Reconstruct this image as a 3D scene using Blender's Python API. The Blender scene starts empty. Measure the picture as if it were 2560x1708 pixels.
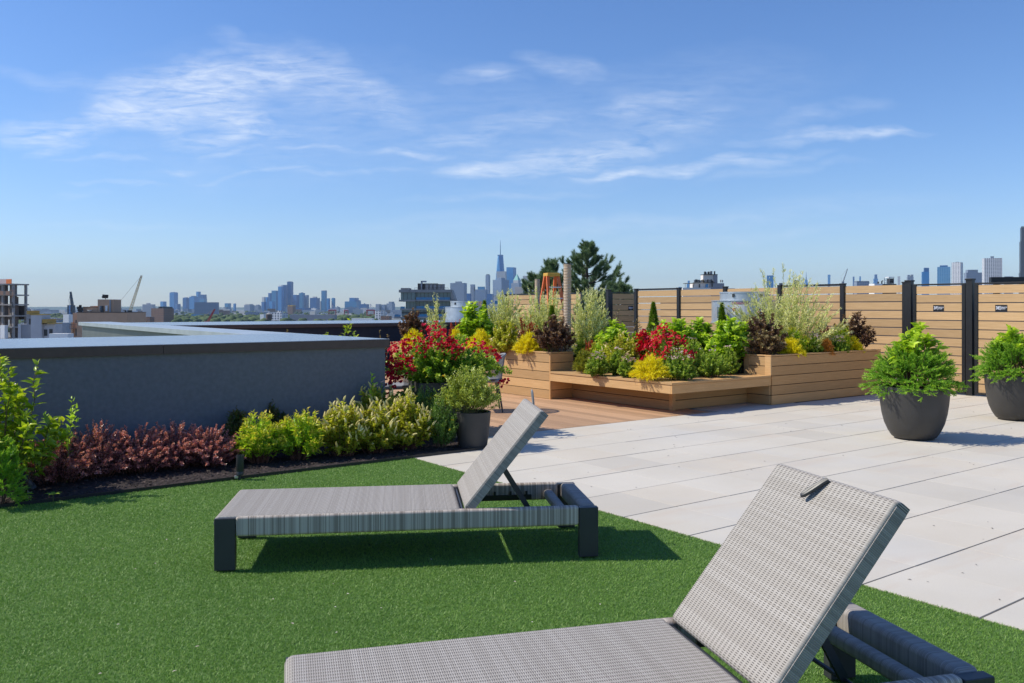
import bpy, bmesh, math, random
import numpy as np
from mathutils import Vector, Matrix
R = math.radians
SC = bpy.context.scene
C = SC.collection
# ---- measured layout: focal length and horizon of the photograph, eye height, yaw of the roof grid
FX, HY, CX, HC = 2123.0, 770.0, 1280.0, 1.4
TH = R(36.5)
cT, sT = math.cos(TH), math.sin(TH)
def UV(u, v, z=0.0): return Vector((cT*u - sT*v, sT*u + cT*v, z))
def AT(x, d, z=0.0): return Vector(((x-CX)/FX*d, d, z))
def ZA(y, d): return HC - (y-HY)*d/FX
def GP(x, y, z=0.0):
    d = (HC-z)*FX/(y-HY); return AT(x, d, z)

# ---------------------------------------------------------------- objects
def tag(o, label=None, cat=None, group=None, kind=None):
    if label: o['label'] = label
    if cat: o['category'] = cat
    if group: o['group'] = group
    if kind: o['kind'] = kind
    return o
def thing(name, label, cat, loc=(0,0,0), rz=0.0, group=None):
    o = bpy.data.objects.new(name, None); C.objects.link(o)
    o.location = loc; o.rotation_euler = (0,0,rz); o.empty_display_size = .1
    return tag(o, label, cat, group)
def mesh_np(name, V, F, mat, parent=None, attrs=None, smooth=False):
    """V (n,3); F (m,k) all polygons of one size."""
    V = np.asarray(V, np.float32); F = np.asarray(F, np.int32)
    me = bpy.data.meshes.new(name)
    m, k = F.shape
    me.vertices.add(len(V)); me.vertices.foreach_set('co', V.ravel())
    me.loops.add(m*k); me.loops.foreach_set('vertex_index', F.ravel())
    me.polygons.add(m); me.polygons.foreach_set('loop_start', np.arange(0, m*k, k, dtype=np.int32))
    if smooth: me.polygons.foreach_set('use_smooth', np.ones(m, bool))
    me.update(calc_edges=True)
    for an, av in (attrs or {}).items():
        a = me.attributes.new(an, 'FLOAT', 'POINT'); a.data.foreach_set('value', np.asarray(av, np.float32))
    me.materials.append(mat)
    o = bpy.data.objects.new(name, me); C.objects.link(o)
    if parent is not None: o.parent = parent
    return o
class MB:
    def __init__(s): s.v=[]; s.f=[]; s.r=[]
    def _add(s, vs, fs, r=None):
        b=len(s.v); s.v += [tuple(p) for p in vs]; s.f += [tuple(b+i for i in f) for f in fs]
        s.r += [random.random() if r is None else r]*len(vs)
    def box(s, x0,x1,y0,y1,z0,z1, M=None, r=None):
        vs=[Vector(p) for p in ((x0,y0,z0),(x1,y0,z0),(x1,y1,z0),(x0,y1,z0),(x0,y0,z1),(x1,y0,z1),(x1,y1,z1),(x0,y1,z1))]
        if M is not None: vs=[M@p for p in vs]
        s._add(vs, [(0,3,2,1),(4,5,6,7),(0,1,5,4),(1,2,6,5),(2,3,7,6),(3,0,4,7)], r); return s
    def prism(s, pts, z0, z1, r=None):
        n=len(pts); vs=[(p[0],p[1],z0) for p in pts]+[(p[0],p[1],z1) for p in pts]
        s._add(vs,[tuple(range(n-1,-1,-1)),tuple(range(n,2*n))]+[(i,(i+1)%n,n+(i+1)%n,n+i) for i in range(n)], r); return s
    def frust(s, b, t, z0, z1, r=None):
        """b, t: 4-corner polygons bottom and top."""
        n=len(b); vs=[(p[0],p[1],z0) for p in b]+[(p[0],p[1],z1) for p in t]
        s._add(vs,[tuple(range(n-1,-1,-1)),tuple(range(n,2*n))]+[(i,(i+1)%n,n+(i+1)%n,n+i) for i in range(n)], r); return s
    def lathe(s, prof, n=32, c=(0,0), r=None):
        vs=[]; fs=[]
        for (rad,z) in prof:
            for i in range(n):
                a=2*math.pi*i/n; vs.append((c[0]+rad*math.cos(a), c[1]+rad*math.sin(a), z))
        for j in range(len(prof)-1):
            for i in range(n):
                k=(i+1)%n; fs.append((j*n+i, j*n+k, (j+1)*n+k, (j+1)*n+i))
        fs.append(tuple(range(n-1,-1,-1))); m=(len(prof)-1)*n; fs.append(tuple(m+i for i in range(n)))
        s._add(vs,fs,r); return s
    def tube(s, pts, rad, n=6, caps=True, r=None, closed=False):
        pts=[Vector(p) for p in pts]; k=len(pts)
        rads = rad if hasattr(rad,'__len__') else [rad]*k
        vs=[]; fs=[]; ref=None
        for i,p in enumerate(pts):
            if closed: t=(pts[(i+1)%k]-pts[i-1]).normalized()
            else: t=(pts[min(i+1,k-1)]-pts[max(i-1,0)]).normalized()
            if ref is None: ref = Vector((0,0,1)) if abs(t.z)<.9 else Vector((1,0,0))
            a=t.cross(ref).normalized(); b=a.cross(t).normalized(); ref=b
            for j in range(n):
                w=2*math.pi*j/n; vs.append(p+(a*math.cos(w)+b*math.sin(w))*rads[i])
        seg = k if closed else k-1
        for i in range(seg):
            i2=(i+1)%k
            for j in range(n):
                q=(j+1)%n; fs.append((i*n+j, i*n+q, i2*n+q, i2*n+j))
        if caps and not closed: fs.append(tuple(range(n-1,-1,-1))); fs.append(tuple((k-1)*n+j for j in range(n)))
        s._add(vs,fs,r); return s
    def bar(s, a, b, w, h, r=None):
        """square-section bar between two points."""
        a=Vector(a); b=Vector(b); t=(b-a).normalized()
        ref=Vector((0,0,1)) if abs(t.z)<.95 else Vector((1,0,0))
        x=t.cross(ref).normalized()*w/2; y=x.cross(t).normalized()*h/2
        vs=[a-x-y,a+x-y,a+x+y,a-x+y,b-x-y,b+x-y,b+x+y,b-x+y]
        s._add(vs,[(0,3,2,1),(4,5,6,7),(0,1,5,4),(1,2,6,5),(2,3,7,6),(3,0,4,7)],r); return s
    def build(s, name, mat, parent=None, smooth=False, bevel=0, segs=2, loc=None, rz=None):
        me=bpy.data.meshes.new(name); me.from_pydata(s.v,[],s.f); me.update()
        a=me.attributes.new('rnd','FLOAT','POINT'); a.data.foreach_set('value',s.r)
        bm=bmesh.new(); bm.from_mesh(me); bmesh.ops.recalc_face_normals(bm,faces=bm.faces); bm.to_mesh(me); bm.free()
        if smooth: me.polygons.foreach_set('use_smooth',[True]*len(me.polygons))
        me.materials.append(mat)
        o=bpy.data.objects.new(name,me); C.objects.link(o)
        if parent is not None: o.parent=parent
        if loc is not None: o.location=loc
        if rz is not None: o.rotation_euler=(0,0,rz)
        if smooth: me.set_sharp_from_angle(angle=R(40))
        if bevel:
            b=o.modifiers.new('bevel','BEVEL'); b.width=bevel; b.segments=segs; b.limit_method='ANGLE'; b.angle_limit=R(50); b.harden_normals=True
            if not smooth: me.polygons.foreach_set('use_smooth',[True]*len(me.polygons)); me.set_sharp_from_angle(angle=R(30))
        return o
def text(s, size, loc, mat, parent, name='lettering', rot=(R(90),0,0), align='LEFT'):
    cu=bpy.data.curves.new(name,'FONT'); cu.body=s; cu.size=size; cu.extrude=.0008; cu.offset=size*.022; cu.align_x=align; cu.align_y='CENTER'
    t=bpy.data.objects.new('tmp_text',cu); C.objects.link(t)
    dg=bpy.context.evaluated_depsgraph_get(); dg.update()
    me=bpy.data.meshes.new_from_object(t.evaluated_get(dg)); bpy.data.objects.remove(t)
    me.materials.clear(); me.materials.append(mat)
    o=bpy.data.objects.new(name,me); C.objects.link(o); o.location=loc; o.rotation_euler=rot; o.parent=parent
    return o

# ---------------------------------------------------------------- materials
class NT:
    def __init__(s, name):
        s.m=bpy.data.materials.new(name); s.m.use_nodes=True; s.t=s.m.node_tree; s.n=s.t.nodes
        s.b=s.n['Principled BSDF']; s.out=s.n['Material Output']
    def new(s, typ, **kw):
        n=s.n.new(typ)
        for k,v in kw.items():
            if k in n.inputs.keys(): s.put(n.inputs[k], v)
            else: setattr(n,k,v)
        return n
    def put(s, sock, v):
        if isinstance(v, bpy.types.NodeSocket): s.t.links.new(v, sock)
        else: sock.default_value = v
    def math(s, op, a, b=None, c=None, clamp=False):
        n=s.n.new('ShaderNodeMath'); n.operation=op; n.use_clamp=clamp
        for i,x in enumerate((a,b,c)):
            if x is not None: s.put(n.inputs[i], x)
        return n.outputs[0]
    def mix(s, f, a, b, mode='MIX'):
        n=s.n.new('ShaderNodeMix'); n.data_type='RGBA'; n.blend_type=mode
        s.put(n.inputs[0], f); s.put(n.inputs[6], rgba(a)); s.put(n.inputs[7], rgba(b)); return n.outputs[2]
    def ramp(s, f, stops):
        n=s.n.new('ShaderNodeValToRGB'); e=n.color_ramp.elements
        while len(e)<len(stops): e.new(.5)
        for i,(p,c) in enumerate(stops): e[i].position=p; e[i].color=rgba(c)
        s.put(n.inputs[0], f); return n.outputs[0]
    def coords(s, scale=(1,1,1), out='Object', rot=(0,0,0)):
        tc=s.n.new('ShaderNodeTexCoord'); mp=s.n.new('ShaderNodeMapping')
        mp.inputs['Scale'].default_value=scale; mp.inputs['Rotation'].default_value=rot
        s.t.links.new(tc.outputs[out], mp.inputs[0]); return mp.outputs[0]
    def noise(s, vec, scale=5, detail=4, rough=.55, dist=0):
        n=s.n.new('ShaderNodeTexNoise'); s.put(n.inputs['Vector'],vec); n.inputs['Scale'].default_value=scale
        n.inputs['Detail'].default_value=detail; n.inputs['Roughness'].default_value=rough; n.inputs['Distortion'].default_value=dist
        return n.outputs['Fac']
    def attr(s, name):
        n=s.n.new('ShaderNodeAttribute'); n.attribute_name=name; return n.outputs['Fac']
    def bump(s, h, strength=.3, dist=.01):
        n=s.n.new('ShaderNodeBump'); s.put(n.inputs['Height'],h); n.inputs['Strength'].default_value=strength; n.inputs['Distance'].default_value=dist
        s.t.links.new(n.outputs[0], s.b.inputs['Normal']); return n.outputs[0]
    def base(s, col, rough=.6, metal=0, spec=.5):
        s.put(s.b.inputs['Base Color'], rgba(col)); s.put(s.b.inputs['Roughness'], rough); s.put(s.b.inputs['Metallic'], metal)
        s.put(s.b.inputs['Specular IOR Level'], spec)
def rgba(c):
    if isinstance(c, (tuple,list)) and len(c)==3: return (c[0],c[1],c[2],1)
    return c
def mat(name, c1, c2=None, scale=6, rough=.6, metal=0, bump=0, bscale=60, bdist=.004, stretch=(1,1,1), spec=.5, rnd=0):
    n=NT(name); v=n.coords(stretch)
    col=c1
    if c2 is not None: col=n.ramp(n.noise(v,scale,5), [(.3,c1),(.7,c2)])
    if rnd:
        f=n.math('MULTIPLY_ADD', n.attr('rnd'), 2*rnd, 1-rnd)
        g=n.new('ShaderNodeCombineColor'); 
        for i in range(3): n.put(g.inputs[i], f)
        col=n.mix(1.0, col, g.outputs[0], 'MULTIPLY')
    n.base(col, rough, metal, spec)
    if bump: n.bump(n.noise(v,bscale,3), bump, bdist)
    return n.m
def leaf_mat(name, cols, tip=None, trans=.3, rough=.45, gain=1.4, spec=.4):
    cols=[tuple(min(.85,x*gain) for x in c) for c in cols]; tip=None if tip is None else tuple(min(.85,x*gain) for x in tip)
    n=NT(name)
    k=len(cols); col=n.ramp(n.attr('rnd'), [(i/(max(1,k-1)), c) for i,c in enumerate(cols)])
    if tip is not None: col=n.mix(n.attr('tip'), col, tip)
    n.base(col, rough, 0, spec)
    tr=n.new('ShaderNodeBsdfTranslucent'); tc=n.mix(1.0, col, (1.25,1.25,.75), 'MULTIPLY'); n.put(tr.inputs['Color'], tc)
    mx=n.new('ShaderNodeMixShader'); mx.inputs[0].default_value=trans
    n.t.links.new(n.b.outputs[0], mx.inputs[1]); n.t.links.new(tr.outputs[0], mx.inputs[2]); n.t.links.new(mx.outputs[0], n.out.inputs[0])
    return n.m
def wood(name, c1, c2, c3, axis='x', rough=.62):
    """composite decking: fine grain along one local axis, tone differs board by board."""
    st={'x':(.7,14,14),'y':(14,.7,14)}[axis]
    n=NT(name); v=n.coords(st)
    f=n.noise(v,5,6,.6,.6); col=n.ramp(f,[(.25,c1),(.55,c2),(.8,c3)])
    w=n.math('MULTIPLY_ADD', n.attr('rnd'), .34, .83); g=n.new('ShaderNodeCombineColor')
    for i in range(3): n.put(g.inputs[i], w)
    col=n.mix(1.0,col,g.outputs[0],'MULTIPLY')
    n.base(col,rough,0,.35); n.bump(n.noise(n.coords({'x':(2,60,60),'y':(60,2,60)}[axis]),4,4),.18,.003)
    return n.m
def facade(name, wall, glass, fh=3.6, bw=3.0, fw=.6, fhh=.6, rough=.35, roof=(.28,.28,.29), bands=False, wallrough=.7):
    n=NT(name); tc=n.new('ShaderNodeTexCoord'); sp=n.new('ShaderNodeSeparateXYZ'); n.put(sp.inputs[0], tc.outputs['Object'])
    h=n.math('ADD', sp.outputs[0], sp.outputs[1]); 
    a=n.math('LESS_THAN', n.math('FRACT', n.math('DIVIDE', n.math('ADD',h,2000.0), bw)), fw)
    b=n.math('LESS_THAN', n.math('FRACT', n.math('DIVIDE', n.math('ADD',sp.outputs[2],900.0), fh)), fhh)
    w = b if bands else n.math('MULTIPLY',a,b)
    nn=n.noise(n.coords((.13,.13,.3)),1.3,3); gl=n.mix(nn, tuple(x*.65 for x in glass), tuple(min(1,x*1.35) for x in glass))
    col=n.mix(w, wall, gl)
    ge=n.new('ShaderNodeNewGeometry'); sn=n.new('ShaderNodeSeparateXYZ'); n.put(sn.inputs[0], ge.outputs['Normal'])
    up=n.math('GREATER_THAN', sn.outputs[2], .7); col=n.mix(up,col,roof)
    w2=n.math('MULTIPLY', w, n.math('SUBTRACT',1.0,up))
    n.base(col, n.math('MULTIPLY_ADD', w2, rough-wallrough, wallrough), 0, .5)
    return n.m
M={}
M['metal_dark']=mat('dark_powder_coated_metal',(.030,.032,.037),(.038,.040,.046),8,.42,0,.05,300,.001)
M['metal_black']=mat('black_fence_metal',(.012,.012,.014),(.018,.018,.020),5,.4,0,.05,200,.001)
M['galv']=mat('galvanised_sheet',(.50,.53,.56),(.62,.65,.67),7,.38,.75,.04,30,.004)
M['pot']=mat('charcoal_fibre_pot',(.040,.037,.034),(.055,.052,.048),5,.55,0,.1,90,.002)
M['soil']=mat('dark_potting_soil',(.018,.012,.009),(.05,.034,.024),30,.95,0,.8,70,.02)
M['mulch']=mat('dark_bark_mulch',(.016,.011,.011),(.050,.033,.031),40,.9,0,.9,90,.02)
M['chip']=mat('bark_chip',(.020,.013,.013),(.085,.058,.052),20,.85,0,.3,80,.004,rnd=.6)
M['stucco']=mat('slate_grey_stucco',(.15,.155,.172),(.185,.19,.212),25,.85,0,.7,420,.003,spec=.3)
M['coping']=mat('smooth_coping_sky_sheen',(.15,.16,.205),(.18,.19,.235),2,.2,0,0,40,.002,spec=.6)  # top of the dark coping, sky sheen put into a lighter base colour
M['coping_edge']=mat('dark_coping_fascia',(.075,.048,.040),(.095,.062,.052),14,.55,0,.15,200,.001)  # same coping on its shaded edge, shade put into the darker tone
M['panel']=mat('grey_green_metal_panel',(.10,.115,.115),(.135,.15,.148),3,.4,.2,.03,40,.002)
M['panel_cap']=mat('pale_grey_coping',(.36,.40,.42),(.46,.50,.52),3,.35,.3,.03,40,.002)
M['navy']=mat('navy_wall',(.020,.024,.036),(.028,.033,.048),10,.8,0,.3,200,.002)
M['deckx']=wood('tan_composite_deck',(.41,.245,.14),(.50,.305,.178),(.58,.37,.225),'y',.6)
M['plx']=wood('planter_board_right',(.52,.295,.118),(.60,.345,.145),(.67,.405,.185),'x')  # same boards as the left, colour lifted to lighten the shaded faces
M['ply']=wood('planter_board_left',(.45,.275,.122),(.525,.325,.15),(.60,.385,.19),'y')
M['fence']=wood('fence_board',(.455,.285,.135),(.54,.35,.175),(.62,.415,.225),'x')
M['white']=mat('white_paint',(.75,.75,.75),rough=.5)
M['letter']=mat('white_sign_lettering',(.70,.72,.80),rough=.5)
M['sign']=mat('black_sign_plate',(.012,.012,.015),rough=.35)
M['red']=mat('red_sticker',(.45,.03,.04),rough=.45)
M['stem']=mat('brown_stem',(.10,.06,.035),(.16,.10,.06),30,.8)
M['gstem']=mat('green_stem',(.10,.14,.03),(.16,.13,.05),30,.7)
M['rstem']=mat('reddish_stem',(.14,.05,.035),(.20,.09,.05),30,.7)
M['bark']=mat('grey_bark',(.07,.05,.04),(.14,.11,.09),14,.9,0,.6,30,.02)
M['rope']=mat('beige_rope',(.50,.39,.28),(.64,.52,.39),60,.85,0,.4,200,.003)
M['orange']=mat('orange_fibreglass',(.75,.14,.025),(.82,.19,.04),10,.4)
M['yellow']=mat('yellow_plastic_cap',(.65,.36,.04),rough=.45)
M['alu']=mat('aluminium_rung',(.55,.56,.58),rough=.35,metal=.8)
M['strap']=mat('grey_rope_strap',(.20,.20,.205),(.30,.30,.31),40,.8)
def wicker(name, weave=True, ax=0, soft=False, pitch=.0075, col=.0235):
    """round synthetic strands laid side by side across one axis; dark slots where they dip under the warp."""
    n=NT(name); tc=n.new('ShaderNodeTexCoord'); sp=n.new('ShaderNodeSeparateXYZ'); n.put(sp.inputs[0], tc.outputs['Object'])
    x=n.math('DIVIDE', n.math('ADD', sp.outputs[ax], 3.0), pitch); fx=n.math('FRACT', x); ix=n.math('FLOOR', x)
    wn=n.new('ShaderNodeTexWhiteNoise', noise_dimensions='1D'); n.put(wn.inputs['W'], ix)
    band=n.new('ShaderNodeTexNoise', noise_dimensions='1D'); n.put(band.inputs['W'], n.math('MULTIPLY', ix, .9)); band.inputs['Scale'].default_value=.35; band.inputs['Detail'].default_value=5
    tone=n.math('MULTIPLY_ADD', wn.outputs['Value'], .55, n.math('MULTIPLY', band.outputs['Fac'], .50))
    if weave: colr=n.ramp(tone,[(.1,(.345,.31,.27)),(.6,(.40,.365,.325)),(1,(.455,.42,.38))])
    elif soft: colr=n.ramp(tone,[(.2,(.26,.235,.215)),(.9,(.40,.365,.335))])  # softer banding; darker tone puts shade into the cross rails and edges
    else: colr=n.ramp(tone,[(.25,(.27,.225,.185)),(.55,(.46,.39,.33)),(.9,(.66,.58,.49))])  # tone lifted to lighten the shaded side rails
    prof=n.math('SINE', n.math('MULTIPLY', fx, math.pi))            # round strand profile across the strand
    if weave:
        par=n.math('MULTIPLY', n.math('MODULO', ix, 2.0), .0)
        y=n.math('ADD', n.math('DIVIDE', n.math('ADD', sp.outputs[1 if ax==0 else 0], 3.0), col), par); fy=n.math('FRACT', y)
        slot=n.math('MULTIPLY', n.math('LESS_THAN', prof, .62), n.math('LESS_THAN', n.math('ABSOLUTE', n.math('SUBTRACT', fy, .5)), .27))
        colr=n.mix(n.math('MULTIPLY',slot,.85), colr, (.05,.043,.037))
        h=n.math('MULTIPLY', prof, n.math('MULTIPLY_ADD', n.math('COSINE', n.math('MULTIPLY', fy, 2*math.pi)), .3, .7))
    else:
        line=n.math('LESS_THAN', prof, .3); colr=n.mix(n.math('MULTIPLY',line,.45), colr, (.06,.058,.056)); h=prof
    n.base(colr,.6,0,.3); n.bump(h,.45 if weave else .3,.003)
    return n.m
M['wk_seat']=wicker('woven_seat_wicker',True,0,False,.0070,.0225)
M['wk_rail']=wicker('wrapped_rail_wicker',False,0,False,.0062)
M['wk_cross']=wicker('wrapped_cross_wicker',False,1,True,.0062)
M['wk_edge']=wicker('wrapped_edge_wicker',False,0,True,.0062)
def paver_mat():
    n=NT('pale_concrete_paver'); v=n.coords()
    sp=n.noise(v,160,2); big=n.noise(v,1.1,4); st=n.noise(n.coords((.9,4,1)),.8,4,.6,.4)
    col=n.ramp(big,[(.3,(.575,.525,.445)),(.7,(.635,.585,.505))])
    t=n.ramp(n.attr('rnd'),[(0,(.89,.89,.895)),(.15,(.95,.95,.95)),(.35,(.985,.985,.985)),(.7,(1,1,1)),(.85,(.985,.96,.93)),(1,(.93,.935,.945))])
    col=n.mix(1.0,col,t,'MULTIPLY')
    s=n.ramp(st,[(.56,(0,0,0)),(.74,(1,1,1))]); 
    col=n.mix(n.math('MULTIPLY',s,.6),col,(.56,.46,.365))            # rusty water stains
    gr=n.ramp(n.noise(v,.5,5,.6),[(.5,(0,0,0)),(.68,(1,1,1))]); col=n.mix(n.math('MULTIPLY',gr,.35),col,(.50,.50,.505))
    col=n.mix(n.ramp(sp,[(.35,(.12,.12,.12)),(.55,(0,0,0))]),col,(.30,.29,.28))
    n.base(col,.8,0,.25); n.bump(n.noise(v,260,3),.2,.002); return n.m
M['paver']=paver_mat()
def turf_mat():
    n=NT('turf_fibre'); v=n.coords()
    col=n.ramp(n.attr('rnd'),[(0,(.150,.295,.044)),(.5,(.195,.365,.060)),(.85,(.255,.43,.088)),(1,(.35,.49,.135))])
    p=n.ramp(n.noise(v,1.2,3),[(.3,(.82,.86,.8)),(.7,(1.08,1.05,1.0))]); col=n.mix(1.0,col,p,'MULTIPLY')
    n.base(col,.5,0,.4)
    tr=n.new('ShaderNodeBsdfTranslucent'); n.put(tr.inputs['Color'],col); mx=n.new('ShaderNodeMixShader'); mx.inputs[0].default_value=.3
    n.t.links.new(n.b.outputs[0],mx.inputs[1]); n.t.links.new(tr.outputs[0],mx.inputs[2]); n.t.links.new(mx.outputs[0],n.out.inputs[0]); return n.m
M['turf']=turf_mat()
M['turf_base']=mat('turf_backing',(.070,.148,.026),(.10,.19,.038),90,.9,0,.6,300,.006)
# foliage: real pigment colours, varied leaf by leaf
LM={
 'bush':leaf_mat('bright_privet_leaf',[(.10,.17,.012),(.20,.29,.016),(.32,.40,.022)],(.44,.50,.03),.38,.32,spec=.55),
 'barberry':leaf_mat('purple_barberry_leaf',[(.060,.024,.033),(.13,.050,.058),(.23,.104,.096),(.18,.15,.065)],(.48,.12,.10),.25,.32,spec=.9,gain=3.1),
 'redberry':leaf_mat('red_barberry_leaf',[(.10,.018,.012),(.22,.035,.018),(.34,.055,.022)],(.42,.07,.025),.3,.45),
 'nandina':leaf_mat('yellow_green_nandina_leaf',[(.10,.19,.02),(.21,.32,.02),(.34,.40,.025)],(.50,.30,.05),.38,.4,gain=2.0),
 'nandina_dim':leaf_mat('shade_dimmed_nandina_leaf',[(.05,.085,.02),(.085,.13,.03)],(.16,.10,.04),.3,.45),  # nandina leaf with shade put into a dimmer colour
 'itea':leaf_mat('sweetspire_leaf',[(.12,.165,.018),(.25,.29,.026),(.38,.37,.035),(.32,.24,.05)],(.42,.44,.05),.35,.42,gain=1.6),
 'hydrangea':leaf_mat('hydrangea_leaf',[(.075,.155,.010),(.16,.265,.014),(.27,.37,.02)],(.40,.48,.035),.38,.4,gain=1.75),
 'ninebark':leaf_mat('dark_ninebark_leaf',[(.016,.010,.009),(.045,.024,.018),(.085,.05,.03)],(.13,.085,.045),.22,.4,gain=3.0),
 'ninebark_dry':leaf_mat('dry_brown_ninebark_leaf',[(.06,.035,.02),(.13,.08,.045),(.22,.15,.075)],(.26,.22,.09),.2,.5,gain=1.6),
 'willow':leaf_mat('variegated_willow_leaf',[(.18,.24,.06),(.40,.43,.15),(.60,.58,.28),(.74,.68,.44)],(.66,.58,.36),.35,.45,gain=1.45),
 'thread':leaf_mat('gold_thread_needle',[(.34,.27,.006),(.50,.41,.008),(.56,.47,.012)],(.52,.40,.014),.3,.5,gain=1.8),
 'orange':leaf_mat('orange_mound_needle',[(.26,.10,.02),(.46,.19,.03),(.55,.27,.05)],(.5,.3,.06),.3,.5),
 'olive':leaf_mat('olive_thread_needle',[(.09,.11,.012),(.20,.22,.02),(.30,.30,.03)],(.3,.28,.04),.3,.5),
 'spirea':leaf_mat('spirea_leaf',[(.065,.13,.018),(.14,.225,.026),(.24,.32,.04)],(.34,.38,.06),.35,.45,gain=1.7),
 'boxwood':leaf_mat('boxwood_leaf',[(.09,.125,.018),(.19,.235,.03),(.32,.35,.07)],(.40,.44,.09),.3,.3,spec=.6,gain=1.65),
 'rose':leaf_mat('rose_leaf',[(.055,.12,.014),(.12,.22,.02),(.22,.32,.03)],(.34,.36,.05),.35,.35,spec=.5,gain=1.9),
 'juniper':leaf_mat('juniper_spray',[(.035,.095,.012),(.085,.19,.018),(.16,.29,.022),(.22,.34,.03)],(.40,.46,.05),.3,.5,gain=1.8),
 'spruce':leaf_mat('dwarf_spruce_needle',[(.05,.10,.008),(.11,.19,.012),(.18,.27,.02)],(.24,.33,.03),.2,.5),
 'pine':leaf_mat('pine_needle',[(.045,.078,.036),(.095,.15,.068),(.16,.23,.11)],(.24,.30,.16),.15,.5,gain=1.5),
 'potentilla':leaf_mat('potentilla_leaf',[(.05,.11,.02),(.10,.19,.035),(.15,.26,.05)],(.22,.33,.06),.3,.45),
 'blade':leaf_mat('iris_blade',[(.06,.16,.02),(.11,.25,.03),(.2,.33,.05)],None,.3,.4),
 'red_petal':leaf_mat('crimson_rose_petal',[(.50,.004,.010),(.68,.006,.018),(.72,.012,.055),(.74,.05,.13)],None,.2,.5,gain=1.0),
 'pink_petal':leaf_mat('pale_pink_petal',[(.60,.36,.42),(.74,.55,.58),(.80,.70,.68)],None,.2,.6,gain=1.05),
 'yellow_petal':leaf_mat('yellow_petal',[(.70,.48,.01),(.78,.56,.02)],None,.2,.6,gain=1.05),
 'cream':leaf_mat('cream_flower_spike',[(.70,.58,.20),(.84,.72,.32)],None,.15,.7,gain=1.05),
 'pale_shoot':leaf_mat('lime_shoot_leaf',[(.26,.42,.03),(.40,.56,.06)],None,.35,.4),
}
# ---------------------------------------------------------------- foliage
def nrm(a): return a/np.maximum(np.linalg.norm(a,axis=1,keepdims=True),1e-9)
def leaves(name, parent, P, D, Nn, L, W, m, rnd, tip=None, fold=.35, droop=.25, rich=False, notch=.45):
    P=np.asarray(P,float); n=len(P); D=nrm(np.asarray(D,float)); Nn=np.asarray(Nn,float)
    S=nrm(np.cross(D,Nn)); Nn=np.cross(S,D); L=np.broadcast_to(L,n)[:,None]; W=np.broadcast_to(W,n)[:,None]
    if rich:
        def at(t,dr): return P+D*L*t-Nn*L*droop*dr
        a,b=at(.28,.06),at(.68,.42); tipp=at(1,1)
        e1,e2=.5*W,.36*W
        V=np.stack([P,a+S*e1+Nn*e1*fold,a,a-S*e1+Nn*e1*fold,b+S*e2+Nn*e2*fold,b,b-S*e2+Nn*e2*fold,tipp],1)
        T=[(0,2,1),(0,3,2),(1,2,4),(2,5,4),(2,3,5),(3,6,5),(4,5,7),(5,6,7)]
    else:
        a=P+D*L*notch
        V=np.stack([P,a+S*W*.5+Nn*W*.5*fold,P+D*L-Nn*L*droop,a-S*W*.5+Nn*W*.5*fold],1)
        T=[(0,2,1),(0,3,2)]
    k=V.shape[1]; F=(np.arange(n)[:,None,None]*k+np.array(T)[None]).reshape(-1,3)
    at={'rnd':np.repeat(rnd,k)}
    if tip is not None: at['tip']=np.repeat(tip,k)
    return mesh_np(name,V.reshape(-1,3),F,m,parent,at,smooth=rich)
def needles(name, parent, P, D, L, w, m, rnd, tip=None, rng=None):
    """thin three-cornered needles"""
    n=len(P); D=nrm(D); r=nrm(rng.normal(size=(n,3))); S=nrm(np.cross(D,r)); L=np.broadcast_to(L,n)[:,None]
    V=np.stack([P-S*w*.5,P+S*w*.5,P+D*L],1); F=np.arange(3*n).reshape(n,3)
    at={'rnd':np.repeat(rnd,3)}
    if tip is not None: at['tip']=np.repeat(tip,3)
    return mesh_np(name,V.reshape(-1,3),F,m,parent,at)
def mkstems(rng, n, h, rx, ry, dome=.72, base=.5, arch=0.0, k=7, rmin=0.0, zlo=.82, pw=.5):
    out=[]
    for i in range(n):
        a=i*2.39996+rng.uniform(-.5,.5); rr=max(rmin,rng.uniform(0,1)**pw)
        d=np.array([math.cos(a)*rx,math.sin(a)*ry,0]); z=h*(1-dome*rr**2.4)*rng.uniform(zlo,1.03)
        e=d*rr*rng.uniform(.85,1.08)+np.array([0,0,z]); p0=d*max(base,.45)*rr*rng.uniform(.3,1)
        mid=(p0+e)/2+np.array([0,0,z*.16])-d*rr*.02
        t=np.linspace(0,1,k)[:,None]
        pts=(1-t)**2*p0+2*t*(1-t)*mid+t*t*e
        if arch: pts=pts+np.array([0,0,-1])*(arch*h*rr)*t**3+d*(arch*.5*rr)*t**3
        pts[1:-1]+=rng.normal(scale=.012*h,size=(k-2,3)); out.append(pts)
    return out
def stems_mesh(parent, stems, r0, r1, m, n=3, name='stem'):
    b=MB()
    for s in stems: b.tube([tuple(p) for p in s], list(np.linspace(r0,r1,len(s))), n)
    o=b.build('stems', m, parent, smooth=True); return o
def along(stems, rng, per, t0=.25, t1=1.0, bias=1.0):
    P=[];T=[];tt=[];rad=[]
    for s in stems:
        k=len(s)-1
        for t in (t0+(t1-t0)*(rng.uniform(0,1,per)**bias)):
            x=min(t*k,k-1e-6); i=int(x); f=x-i
            P.append(s[i]*(1-f)+s[i+1]*f); T.append(s[i+1]-s[i]); tt.append(t)
    return np.array(P),nrm(np.array(T)),np.array(tt)
def leafdirs(rng, T, ang=.9, up=.25, nup=.9):
    n=len(T); r=rng.normal(size=(n,3)); S=nrm(np.cross(T,r))
    D=nrm(T*np.cos(ang)+S*np.sin(ang)+np.array([0,0,up])); N=nrm(np.array([0,0,nup])+rng.normal(scale=.45,size=(n,3))+S*.2)
    return D,N
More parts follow.
